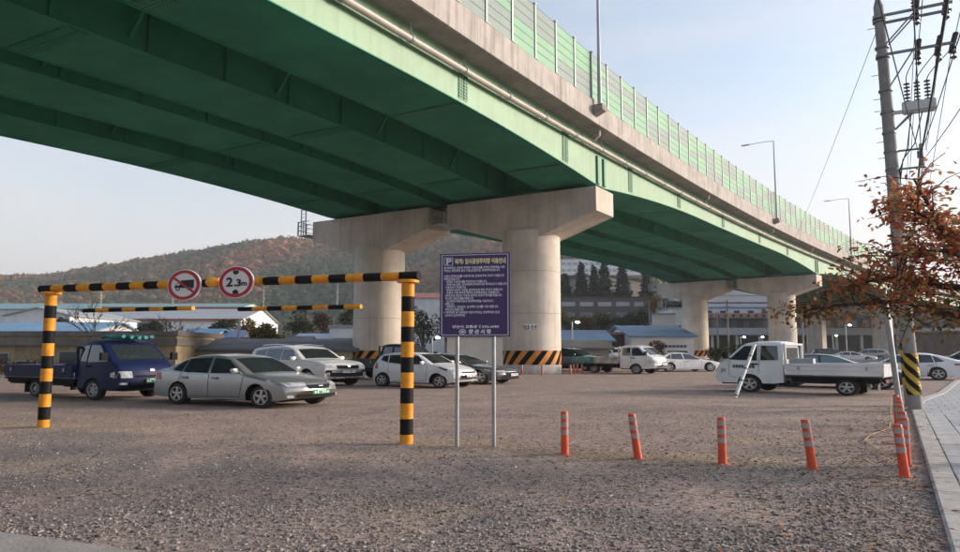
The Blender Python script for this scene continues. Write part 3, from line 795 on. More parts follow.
def sedan(name, label, pos, deg, pm, spec='sedan', green=False, rimstyle='alloy', group='cars parked in the lot', tint=None, plate_on=True):
    T = thing(name, (pos[0], pos[1], 0), R(deg), label, 'car' if spec != 'suv' else 'suv', group); gl = tint or GLASS
    if spec == 'sedan':
        L, Wd, r = 4.505, 1.775, .315; ax = (1.38, -1.27)
        kn = [(2.25, .46), (2.245, .56), (2.17, .655), (1.95, .745), (1.5, .845), (1.02, .925), (.30, 1.335), (.05, 1.42), (-.35, 1.465), (-.75, 1.45), (-1.12, 1.375), (-1.78, 1.065), (-2.10, 1.03), (-2.20, .96), (-2.25, .62), (-2.25, .5)]
        B = Body(L, Wd, kn, ax, r, .92, .21, ff=.30, fr=.16); ws = (.99, .27, .86, .90); rs = (-1.70, -1.05, .86, .88)
        side = [[(.78, .955), (-.18, .945), (-.22, 1.385), (.25, 1.325)], [(-.27, .945), (-1.12, .965), (-1.02, 1.345), (-.30, 1.39)], [(-1.17, .97), (-1.52, 1.01), (-1.22, 1.27), (-1.08, 1.325)]]
        sm = [(.80, .30, .92, .90), (-.225, .25, -.225, .93), (-1.27, .66, -1.17, .95), (.80, .30, -.95, .25)]; hx = (-.02, -1.0); hz = .80
    elif spec == 'liftback':
        L, Wd, r = 4.62, 1.80, .335; ax = (1.40, -1.30)
        kn = [(2.31, .45), (2.30, .56), (2.22, .66), (1.9, .76), (1.4, .84), (.95, .90), (.15, 1.32), (-.1, 1.395), (-.5, 1.43), (-.95, 1.405), (-1.4, 1.29), (-2.0, 1.05), (-2.22, 1.02), (-2.29, .9), (-2.31, .6), (-2.31, .5)]
        B = Body(L, Wd, kn, ax, r, .90, .19, ff=.26, fr=.16); ws = (.92, .13, .86, .90); rs = (-1.95, -1.2, .84, .86)
        side = [[(.72, .93), (-.30, .93), (-.34, 1.36), (.12, 1.31)], [(-.38, .93), (-1.2, .95), (-1.08, 1.335), (-.42, 1.365)], [(-1.25, .955), (-1.62, 1.01), (-1.3, 1.235), (-1.14, 1.315)]]
        sm = [(.78, .30, .88, .88), (-.34, .23, -.34, .92), (-1.36, .62, -1.26, .93), (.78, .28, -1.0, .23)]; hx = (-.13, -1.05); hz = .78
    elif spec == 'hatch':
        L, Wd, r = 3.595, 1.595, .295; ax = (1.10, -1.28)
        kn = [(1.80, .46), (1.795, .62), (1.72, .74), (1.5, .86), (1.15, .955), (.80, 1.0), (.18, 1.40), (-.1, 1.465), (-.6, 1.485), (-1.2, 1.45), (-1.48, 1.40), (-1.66, 1.08), (-1.76, .92), (-1.79, .6), (-1.79, .48)]
        B = Body(L, Wd, kn, ax, r, .98, .22, ff=.22, fr=.12, tum=.2); ws = (.77, .16, .86, .9); rs = (-1.66, -1.50, .8, .84)
        side = [[(.60, 1.0), (-.28, 1.0), (-.30, 1.40), (.16, 1.37)], [(-.36, 1.0), (-1.02, 1.06), (-1.02, 1.385), (-.38, 1.405)], [(-1.07, 1.07), (-1.40, 1.17), (-1.34, 1.345), (-1.07, 1.38)]]
        sm = [(.60, .32, .66, .97), (-.32, .26, -.32, .98), (-1.02, .62, -1.02, 1.0), (.6, .30, -.86, .26)]; hx = (-.14,); hz = .84
    elif spec == 'suv':
        L, Wd, r = 4.85, 1.96, .375; ax = (1.49, -1.38)
        kn = [(2.42, .52), (2.42, .85), (2.37, .98), (2.1, 1.08), (1.6, 1.14), (1.10, 1.18), (.45, 1.63), (.2, 1.73), (-.3, 1.80), (-1.0, 1.80), (-1.7, 1.75), (-2.05, 1.69), (-2.26, 1.22), (-2.38, 1.08), (-2.42, .7), (-2.42, .5)]
        B = Body(L, Wd, kn, ax, r, 1.12, .30, ff=.22, fr=.10, tum=.2, rnd=.09); ws = (1.06, .43, .88, .9); rs = (-2.24, -2.08, .82, .84)
        side = [[(.85, 1.16), (-.12, 1.16), (-.14, 1.67), (.40, 1.61)], [(-.19, 1.16), (-1.12, 1.17), (-1.10, 1.67), (-.2, 1.68)], [(-1.18, 1.18), (-1.86, 1.24), (-1.82, 1.58), (-1.17, 1.665)]]
        sm = [(.92, .42, .98, 1.12), (-.16, .36, -.16, 1.15), (-1.15, .8, -1.15, 1.16), (.92, .4, -.95, .36)]; hx = (.05, -.95); hz = 1.02
    b = B.shell(pm, T)
    part_grid('windshield', B.top_patch(ws[0], ws[1], ws[2], ws[3], .008), gl, T)
    part_grid('rear_window', B.top_patch(rs[0], rs[1], rs[2], rs[3], .008), gl, T)
    for q in side: bilateral('side_window', lambda sg, q=q: B.side_patch(q, sg, .009), gl, T)
    seams(T, B, sm); handles(T, B, hx, hz, pm); arches(T, B); mirror(T, B, side[0][0][0] - .1, side[0][0][1] + .03, pm, 1. if spec != 'suv' else 1.2)
    for x in ax:
        for sg in (1, -1): add_wheel(T, x, sg * (Wd / 2 - .115), r, .21, rimstyle)
    zf = B.pz[0]
    if spec == 'sedan':
        bilateral('headlight', lambda sg: B.nose_patch(sg * .40, sg * .76, .60, .71, .012, y2=sg * .80, y3=sg * .34), HEADL, T)
        bilateral('corner_lamp', lambda sg: B.side_patch([(1.98, .64), (1.72, .74), (1.72, .79), (2.02, .70)], sg, .010), HEADL, T)
        part_grid('grille', B.nose_patch(-.30, .30, .53, .64, .014, y2=.36, y3=-.36), BLACKP, T); part_grid('grille_emblem', B.nose_patch(-.07, .07, .585, .615, .03), CHROME, T)
        part_grid('bumper_intake', B.nose_patch(-.62, .62, .30, .385, .012), BLACKP, T); pz = (.39, .51)
        bilateral('fog_lamp', lambda sg: B.nose_patch(sg * .66, sg * .78, .30, .37, .012), HEADL, T)
        bilateral('tail_light', lambda sg: B.side_patch([(-1.95, .72), (-2.16, .72), (-2.16, .92), (-2.0, .94)], sg, .010), TAILL, T); part_grid('tail_bar', B.nose_patch(-.6, .6, .68, .74, .012, tail=True), CHROME, T)
    elif spec == 'liftback':
        bilateral('headlight', lambda sg: B.nose_patch(sg * .50, sg * .80, .585, .665, .012, y2=sg * .84, y3=sg * .46), HEADL, T)
        bilateral('corner_lamp', lambda sg: B.side_patch([(2.05, .62), (1.78, .70), (1.76, .75), (2.06, .68)], sg, .010), HEADL, T)
        part_grid('grille', B.nose_patch(-.44, .44, .36, .57, .014, y2=.50, y3=-.50), BLACKP, T); part_grid('grille_rim', B.nose_patch(-.5, .5, .575, .60, .02), CHROME, T)
        part_grid('bumper_intake', B.nose_patch(-.7, .7, .25, .32, .012), BLACKP, T); pz = (.40, .51)
        bilateral('tail_light', lambda sg: B.side_patch([(-1.98, .80), (-2.24, .80), (-2.24, .88), (-2.0, .90)], sg, .010), TAILL, T); part_grid('tail_bar', B.nose_patch(-.75, .75, .80, .88, .012, tail=True), TAILL, T)
        part_grid('rear_diffuser', B.nose_patch(-.7, .7, .26, .42, .012, tail=True), BLACKP, T)
    elif spec == 'hatch':
        bilateral('headlight', lambda sg: B.nose_patch(sg * .48, sg * .70, .70, .80, .012, y2=sg * .74, y3=sg * .46), HEADL, T)
        bilateral('corner_lamp', lambda sg: B.side_patch([(1.55, .72), (1.20, .86), (1.20, .91), (1.56, .80)], sg, .010), mat('smoked_lens', (.06, .065, .07), .08), T)
        part_grid('grille', B.nose_patch(-.48, .48, .40, .54, .014), BLACKP, T); part_grid('upper_grille', B.nose_patch(-.40, .40, .63, .68, .014), BLACKP, T); part_grid('grille_rim', B.nose_patch(-.50, .50, .685, .70, .018), CHROME, T)
        bilateral('fog_lamp', lambda sg: B.nose_patch(sg * .58, sg * .70, .34, .42, .012), BLACKP, T); pz = (.47, .58)
        bilateral('tail_light', lambda sg: B.side_patch([(-1.52, .80), (-1.68, .80), (-1.64, 1.04), (-1.54, 1.06)], sg, .010), TAILL, T)
    elif spec == 'suv':
        bilateral('headlight', lambda sg: B.nose_patch(sg * .50, sg * .86, .84, .95, .012, y2=sg * .88, y3=sg * .46), HEADL, T)
        bilateral('corner_lamp', lambda sg: B.side_patch([(2.16, .87), (1.92, .95), (1.92, 1.0), (2.16, .96)], sg, .010), HEADL, T)
        part_grid('grille', B.nose_patch(-.46, .46, .78, .93, .014, y2=.50, y3=-.50), BLACKP, T); part_grid('grille_rim', B.nose_patch(-.50, .50, .935, .955, .02), CHROME, T); part_grid('grille_emblem', B.nose_patch(-.06, .06, .83, .91, .03), CHROME, T)
        part_grid('bumper_intake', B.nose_patch(-.72, .72, .45, .62, .012), BLACKP, T); bilateral('fog_lamp', lambda sg: B.nose_patch(sg * .66, sg * .86, .62, .72, .012), BLACKP, T)
        part_grid('skid_plate', B.nose_patch(-.5, .5, .36, .43, .014), CHROME, T); pz = (.60, .71)
        bilateral('tail_light', lambda sg: B.side_patch([(-2.1, 1.0), (-2.32, .98), (-2.3, 1.2), (-2.12, 1.2)], sg, .010), TAILL, T)
        for sg in (1, -1): MB().tube([B.D(x, sg * .66, B.zt(x) + (.02 if abs(x + .7) > .95 else .085)) for x in (.25, .2, -.7, -1.6, -1.65)], .018, 8).build('roof_rail', CHROME, T)
        bilateral('sill_cladding', lambda sg: B.side_patch([(1.05, .30), (-.98, .30), (-.98, .42), (1.05, .42)], sg, .012), BLACKP, T)
    if plate_on:
        plate(T, B, -.26, .26, pz[0], pz[1], green); plate(T, B, -.26, .26, .52 if spec != 'suv' else .8, .64 if spec != 'suv' else .92, green, True)
    MB().bbox(B.xr + .5, B.xf - .5, -B.hw * .72, B.hw * .72, .17, .26).build('underbody', BLACKP, T)
    return T

def truck(name, label, pos, deg, pm, bedm, king=False, rimstyle='steel', low_bed=True, bed2=None, glass=None, seed=0, front=2.55, rear=-2.55, side_h=.36, ax=(1.40, -1.20), bed_in=None):
    """cab-over light flatbed truck"""
    T = thing(name, (pos[0], pos[1], 0), R(deg), label, 'truck', 'light flatbed trucks in the lot'); gl = glass or GLASS
    xf = front; xr = xf - (2.12 if king else 1.86); r = .33
    kn = [(xf, .46), (xf, .66), (xf - .04, .94), (xf - .15, 1.13), (xf - .34, 1.24), (xf - .90, 1.77), (xf - 1.05, 1.865), (xf - 1.28, 1.92), (xr + .3, 1.935), (xr + .06, 1.90), (xr, 1.82), (xr, .9)]
    B = Body(xf - xr, 1.70, kn, (ax[0],), r, 1.22, .36, tum=.15, ff=.17, fr=.0, rnd=.09, crown=.03, H=1.97)
    B.D = lambda x, y, z: Vector((x - .20 * min(1.1, abs(y) / B.hw) ** 2.4 * max(0, min(1, (x - (xf - 1.0)) / 1.0)), y, z))
    B.shell(pm, T, 'cab')
    part_grid('windshield', B.top_patch(xf - .38, xf - .88, .90, .92, .010), gl, T)
    sw = [[(xf - .50, 1.245), (xf - 1.40, 1.21), (xf - 1.40, 1.77), (xf - 1.02, 1.765)]]
    if king: sw.append([(xf - 1.50, 1.22), (xr + .13, 1.24), (xr + .16, 1.76), (xf - 1.50, 1.785)])
    else: sw.append([(xf - 1.47, 1.23), (xr + .10, 1.25), (xr + .12, 1.74), (xf - 1.47, 1.77)])
    for q in sw: bilateral('side_window', lambda sg, q=q: B.side_patch(q, sg, .010), gl, T)
    MB().bbox(xr - .012, xr - .002, -.55, .55, 1.25, 1.70).build('rear_window', gl, T)
    seams(T, B, [(xf - .48, 1.2, xf - .46, .62), (xf - 1.45, .74, xf - 1.45, 1.8), (xf - .46, .62, xf - .72, .56)])
    handles(T, B, (xf - 1.32,), 1.08, BLACKP); arches(T, B)
    for sg in (1, -1):
        x = xf - .56; y = sg * (B.w(x, 1.3) + .02); mb = MB(); mb.bar((x - .06, y - sg * .03, 1.27), (x + .04, y + sg * .12, 1.36), .03); mb.box((x + .04, y + sg * .15, 1.40), (.09, .17, .25)); mb.build('side_mirror', BLACKP, T)
    bilateral('headlight', lambda sg: B.nose_patch(sg * .50, sg * .80, .72, .93, .012, y2=sg * .78, y3=sg * .52), HEADL, T)
    bilateral('turn_lamp', lambda sg: B.side_patch([(xf - .16, .72), (xf - .34, .76), (xf - .34, .88), (xf - .16, .92)], sg, .010), HEADL, T)
    part_grid('grille', B.nose_patch(-.42, .42, .74, .80, .012), BLACKP, T); part_grid('emblem', B.nose_patch(-.06, .06, .92, 1.0, .02), CHROME, T)
    part_grid('bumper_intake', B.nose_patch(-.55, .55, .50, .58, .012), BLACKP, T); bilateral('fog_lamp', lambda sg: B.nose_patch(sg * .62, sg * .78, .50, .57, .014), HEADL, T)
    for sg in (.35, -.35): MB().bar((xf - .36, sg - .02, 1.28), (xf - .44, sg + .46, 1.36), .02, .02).build('wiper', BLACKP, T)
    plate(T, B, -.20, .20, .56, .70, True)
    # chassis and running gear
    MB().bbox(rear + .15, xr - .1, -.42, -.30, .46, .62).build('frame_rail', BLACKP, T); MB().bbox(rear + .15, xr - .1, .30, .42, .46, .62).build('frame_rail', BLACKP, T)
    MB().bbox(xr - .75, xr - .15, -.68, -.44, .38, .62).build('fuel_tank', BLACKP, T); MB().bbox(xr - .6, xr - .15, .44, .68, .40, .62).build('battery_box', STEEL, T)
    MB().bbox(ax[0] - 1.0, ax[0] + .9, -.6, .6, .30, .45).build('underbody', BLACKP, T)
    for x in ax:
        for sg in (1, -1): add_wheel(T, x, sg * (.74 if x > 0 else .66), r if x > 0 else .29, .18 if x > 0 else .26, rimstyle)
    for sg in (1, -1): MB().bbox(ax[1] - .50, ax[1] - .48, sg * .62 - .16, sg * .62 + .16, .14, .52).build('mud_flap', DARK, T)
    for sg in (1, -1): MB().bbox(ax[1] + .38, xr - .2, sg * .76 - .012, sg * .76 + .012, .42, .64).build('side_guard', BLACKP, T); MB().bbox(rear + .12, ax[1] - .40, sg * .76 - .012, sg * .76 + .012, .44, .64).build('side_guard', BLACKP, T)
    # flat bed
    x0, x1 = rear, xr - .08; zb = .76; w2 = .86
    MB().bbox(x0, x1, -w2 + .03, w2 - .03, zb - .10, zb).build('bed_floor', mat('bed_steel', (.20, .21, .22), .6, var=.35, vscale=4) if not bed_in else bed_in, T)
    for sg in (1, -1):
        xs_ = [x0 + .01, x1 - .01] if not bed2 else [x0 + .01, (x0 + x1) / 2, x1 - .01]
        for k, (a, b) in enumerate(zip(xs_, xs_[1:])):
            mm = bedm if (k == len(xs_) - 2 or not bed2) else bed2
            mb = MB(); mb.bbox(a, b - .006, sg * w2 - .018, sg * w2 + .018, zb - .06, zb + side_h)
            for zz in (.06, .5, .93): mb.bbox(a + .01, b - .016, sg * w2 + (.0181 if sg > 0 else -.034), sg * w2 + (.034 if sg > 0 else -.0181), zb - .04 + side_h * zz - .022, zb - .04 + side_h * zz + .022)
            p = mb.build('side_board', mm, T)
            for xx in (a + .35, b - .35): MB().box((xx, sg * (w2 + .045), zb + side_h * .55), (.05, .02, .12)).build('latch', STEEL, p)
        MB().bbox(x0, x1, sg * w2 - .03 - sg * .03, sg * w2 + .03 - sg * .03, zb - .16, zb - .101).build('bed_rail', BLACKP, T)
    MB().bbox(x0 - .036, x0 - .002, -w2, w2, zb - .06, zb + side_h).bbox(x0 - .05, x0 - .037, -w2, w2, zb + side_h - .1, zb + side_h - .04).build('tailgate', bed2 or bedm, T)
    mb = MB(); xg = x1 + .02
    for yy in (-.78, .78): mb.bbox(xg - .03, xg + .03, yy - .03, yy + .03, zb - .06, 1.86 if king else 1.72)
    mb.bbox(xg - .028, xg + .028, -.78, .78, (1.86 if king else 1.72) - .07, (1.86 if king else 1.72) - .001); mb.bbox(xg - .02, xg + .02, -.75, .75, 1.2, 1.26); mb.bbox(xg - .02, xg + .02, -.75, .75, zb, zb + .35)
    mb.build('headboard', bedm, T)
    for sg in (1, -1): MB().bbox(x0 - .06, x0 - .037, sg * .62 - .13, sg * .62 + .13, zb - .28, zb - .17).build('tail_light', TAILL, T)
    MB().bbox(x0 - .01, x0 + .03, -.66, .66, zb - .30, zb - .162).build('rear_bumper', BLACKP, T)
    return T, B

SILVER = paint('silver', (.36, .37, .375), .28, .55); WHITE = paint('white', (.72, .72, .73), .25); NAVY = paint('navy', (.010, .018, .070), .5, 0, .0, .2); NAVY2 = paint('dark_blue', (.012, .02, .045), .45, 0, .1, .25)
GREY = paint('graphite', (.16, .165, .18), .25, .5); BLACK = paint('black', (.012, .013, .016), .16); TEAL = mat('teal_board', (.06, .22, .25), .6, var=.35, vscale=5); WORN = mat('worn_white_board', (.48, .46, .44), .7, var=.45, vscale=4)
def make_vehicles():
    t, B = truck('flatbed_truck', 'navy blue flatbed truck behind the left gate post', (-10.38, 19.29), -29.7, NAVY, NAVY, glass=GLASS_L, side_h=.34)
    # bundles tied on the roof of the blue truck
    mb = MB(); 
    for i in range(5):
        y = -.42 + .2 * i; mb.tube([(1.55 + .1 * math.sin(t_) * (i % 2), y + .03 * math.sin(3 * t_ + i), 2.03 + .03 * math.sin(5 * t_ + i)) if False else (1.05 + .9 * t_, y + .03 * math.sin(6 * t_ + i), 2.04 + .025 * math.sin(9 * t_ + i)) for t_ in np.linspace(0, 1, 8)], .06, 8)
    o = mb.build('rolled_tarpaulin', mat('teal_tarp', (.03, .22, .22), .7, var=.4, vscale=9), None, smooth=True, loc=t.location, rz=R(-29.7)); tag(o, 'teal rolled tarpaulin tied on the navy truck roof', 'tarpaulin')
    sedan('parked_car', 'silver four-door sedan with green number plate parked under the height bars', (-5.43, 16.76), -28.9, SILVER, 'sedan', True)
    sedan('parked_suv', 'large white suv with roof rails parked behind the silver sedan', (-6.36, 26.2), -39.3, WHITE, 'suv')
    sedan('parked_hatchback', 'small white hatchback parked behind the right gate post', (-1.86, 24.6), -31, WHITE, 'hatch')
    sedan('parked_car', 'graphite grey sedan parked behind the purple sign posts', (-.78, 27.4), -30, GREY, 'liftback')
    truck('flatbed_truck', 'dark blue flatbed truck parked behind the white hatchback', (-4.15, 31.2), -31, NAVY2, mat('dark_green_board', (.025, .05, .045), .6, var=.3, vscale=4), king=True, glass=GLASS_L)
    sedan('parked_suv', 'black suv behind the teal sided truck beside the near column', (5.6, 44.0), -35, BLACK, 'suv')
    truck('flatbed_truck', 'white cab truck with teal and worn white side boards', (7.59, 38.99), -41.1, WHITE, WORN, king=True, bed2=TEAL)
    sedan('parked_car', 'white sedan seen side on beneath the second pier', (11.8, 42.3), 16, WHITE, 'liftback')
    t, B = truck('flatbed_truck', 'white king cab flatbed truck facing left beside the utility poles', (9.48, 20.89), 139.5, WHITE, WHITE, king=True, rimstyle='alloy', rear=-2.1)
    # lettering block and tool box on the white truck
    rows = []
    x = B.xf
    for k in range(7):
        a = x - .62 - k * .105
        part_grid('door_lettering', B.side_patch([(a, .93), (a - .085, .93), (a - .085, 1.05 if k % 3 else 1.02), (a, 1.06)], 1, .012, 2, 2), mat('door_print', (.05, .07, .10), .6), t)
    MB().bbox(-.4, .25, .62, .84, 1.12, 1.30).build('side_box', STEEL, t)
    sedan('parked_car', 'black sedan hidden behind the white flatbed truck bed', (11.9, 24.2), -32, BLACK, 'liftback', tint=mat('sky_tinted_glass', (.10, .16, .20), .04, spec=1.))
    sedan('parked_car', 'white sedan at the right edge behind the striped pole', (18.26, 31.2), 148, WHITE, 'liftback')
    sedan('parked_suv', 'dark blue suv at the right edge beyond the white sedan', (26.4, 38.5), 150, NAVY2, 'suv')
    truck('flatbed_truck', 'small distant white truck between the near column and the warehouse', (13.2, 74.), -70, WHITE, TEAL)
    for (u, D, a, m, sp, lb) in ((853, 78, -20, WHITE, 'liftback', 'tiny white car parked under the far end of the viaduct'), (833, 82, -15, BLACK, 'suv', 'tiny black suv beside the third pier'), (866, 88, 160, SILVER, 'suv', 'tiny silver suv beside the third pier columns'), (800, 84, 10, GREY, 'sedan', 'tiny grey sedan behind the second pier')):
        sedan('parked_suv' if sp == 'suv' else 'parked_car', lb, (PX(u, D), D), a, m, sp, plate_on=False)
make_vehicles()

# ------------------------------------------------------------------ height-limit gate
YEL = mat('gate_yellow', (.74, .30, .02), .5, var=.22, vscale=7, streak=.25, spec=.3); BLK = mat('gate_black', (.009, .009, .010), .6, spec=.15)
def striped_tube(a, b, r, step, n=16, first=0, caps=True):
    a = Vector(a); b = Vector(b); L_ = (b - a).length; k = max(1, round(L_ / step)); mb = MB()
    for i in range(k):
        mb.tube([a.lerp(b, i / k), a.lerp(b, (i + 1) / k)], r, n, (i + first) % 2, caps=(i in (0, k - 1)))
    return mb
def make_gate():
    c = (GATE_L + GATE_R) / 2; G = thing('height_limit_gate', c, 0, 'yellow and black striped height limit gate spanning the lot entrance', 'gate')
    L_, R_ = GATE_L - c, GATE_R - c; d = (R_ - L_).normalized(); up = Vector((0, 0, 1)); H = 2.80
    for p, first in ((L_, 0), (R_, 0)):
        striped_tube(p - up * .1, p + up * H, .088, .262, 20, first).build('post', [YEL, BLK], G, smooth=True)
        MB().tube([p + up * (H - .02), p + up * (H + .03)], .15, 20).build('cap_flange', YEL, G, smooth=True)
    z = H + .10
    striped_tube(L_ - d * .22 + up * z, R_ + d * .16 + up * z, .078, .265, 18, 1).build('beam', [YEL, BLK], G, smooth=True)
    n = Vector((d.y, -d.x, 0))            # towards the camera
    if n.y > 0: n = -n
    def on(u):                             # parameter along the gate seen at photo column u
        best = min(np.linspace(0, 1, 2001), key=lambda t: abs(480 + FPX * (GATE_L.lerp(GATE_R, t)).x / (GATE_L.lerp(GATE_R, t)).y - u)); return L_.lerp(R_, best)
    # amber beacon
    q = on(216.5) + up * z + n * .09
    mb = MB().lathe([(.095, 0), (.10, .03), (.085, .08), (.05, .105), (.001, .115)], 18); M = Matrix((d, up, n)).transposed() if True else None
    mb.v = [tuple(q + d * v[0] + up * v[1] + n * v[2]) for v in mb.v]; mb.box(q - n * .01, (.17, .03, .17), math.atan2(d.y, d.x), 1)
    mb.build('beacon', [mat('beacon_amber', (.85, .36, .03), .2), YEL], G, smooth=True)
    # hanging bars
    bars = ((84, 193, 2.42, 'striped hanging clearance bar on the left, in front of the red roofed factory', (100, 172)), (239, 361, 2.38, 'striped hanging clearance bar beside the near column', (263, 337)))
    for u0, u1, zb, lb, ch in bars:
        p0, p1 = on(u0), on(u1); m_ = (p0 + p1) / 2
        Bt = thing('hanging_bar', c + m_ + up * zb, 0, lb, 'clearance bar', 'clearance bars hung from the gate')
        tilt = .03
        striped_tube(p0 - m_, p1 - m_, .042, .26, 12, 1).build('bar', [YEL, BLK], Bt, smooth=True)
        for uc in ch:
            a = on(uc) - m_ + up * .04; top = z - .06 - zb; mb = MB(); k = 12
            for i in range(k):
                zz0 = a.z + (top - a.z) * i / k; zz1 = a.z + (top - a.z) * (i + 1) / k; w = .022
                e = d if i % 2 else n
                lk = [Vector((a.x, a.y, zz0 - .004)) - e * w * .4, Vector((a.x, a.y, zz0)) + e * w * .4, Vector((a.x, a.y, zz1)) + e * w * .4, Vector((a.x, a.y, zz1 + .004)) - e * w * .4, Vector((a.x, a.y, zz0 - .004)) - e * w * .4]
                mb.tube(lk, .006, 5)
            mb.build('chain', GALV, Bt)['kind'] = 'stuff'
    # round signs
    RED = mat('sign_red', (.42, .02, .035), .45); WHT = mat('sign_white', (.70, .69, .68), .5); INK = mat('sign_black', (.012, .012, .013), .5)
    def disc(u, zc, name, label):
        q = c + on(u) + up * zc; rz = math.atan2(d.y, d.x)
        T = thing(name, q + n * .105, rz, label, 'road sign', 'round road signs on the gate')     # local x along the gate, local -y faces the camera
        r = .305
        MB().lathe([(r, .012), (r, -.004), (r - .012, -.008), (.001, -.008)], 40, axis='Y').build('backing', WHT, T)
        MB().lathe([(r - .014, -.010), (r - .075, -.0105)], 40, axis='Y').build('red_ring', RED, T)
        MB().box((0, .02, 0), (.06, .03, .4)).build('bracket', STEEL, T)
        return T
    def flat(T, name, poly, m, y=-.013): MB().add([(a, y, b) for a, b in poly], [tuple(range(len(poly)))]).build(name, m, T)
    T = disc(188, 2.865, 'no_trucks_sign', 'round red and white sign with a crossed-out black truck')
    flat(T, 'truck_box', [(-.055, -.055), (.185, -.065), (.185, .10), (-.055, .09)], INK)
    flat(T, 'truck_cab', [(-.165, -.06), (-.055, -.055), (-.055, .045), (-.12, .04), (-.165, -.01)], INK); flat(T, 'cab_window', [(-.145, -.005), (-.075, -.005), (-.075, .03), (-.115, .028)], WHT, -.0145)
    for x in (-.105, .11): MB().lathe([(.04, -.0135), (.001, -.0135)], 14, (x, 0, -.07), axis='Y').lathe([(.02, -.015), (.001, -.015)], 10, (x, 0, -.07), axis='Y', mi=1).build('truck_wheel', [INK, WHT], T)
    s2 = Vector((math.cos(R(-38)), math.sin(R(-38)))); nn = Vector((-s2.y, s2.x)) * .02; e = s2 * .235
    flat(T, 'red_slash', [(-e.x - nn.x, -e.y - nn.y), (e.x - nn.x, e.y - nn.y), (e.x + nn.x, e.y + nn.y), (-e.x + nn.x, -e.y + nn.y)], RED, -.017)
    T = disc(239.7, 2.885, 'height_limit_sign', 'round red and white height sign reading 2.3m')
    text_part('lettering', '2', .235, (-.165, -.013, -.075), (1, 0, 0), (0, 0, 1), INK, T, bold=.008); text_part('lettering', '.3', .18, (-.03, -.013, -.075), (1, 0, 0), (0, 0, 1), INK, T, bold=.008); text_part('lettering', 'm', .135, (.095, -.013, -.07), (1, 0, 0), (0, 0, 1), INK, T, bold=.004)
    flat(T, 'arrow_mark', [(-.05, .225), (-.015, .225), (.015, .215), (.05, .225), (.05, .17), (.0, .135), (-.05, .17)], INK); flat(T, 'arrow_mark', [(-.05, -.225), (.05, -.225), (.05, -.17), (.0, -.135), (-.05, -.17)], INK)
make_gate()

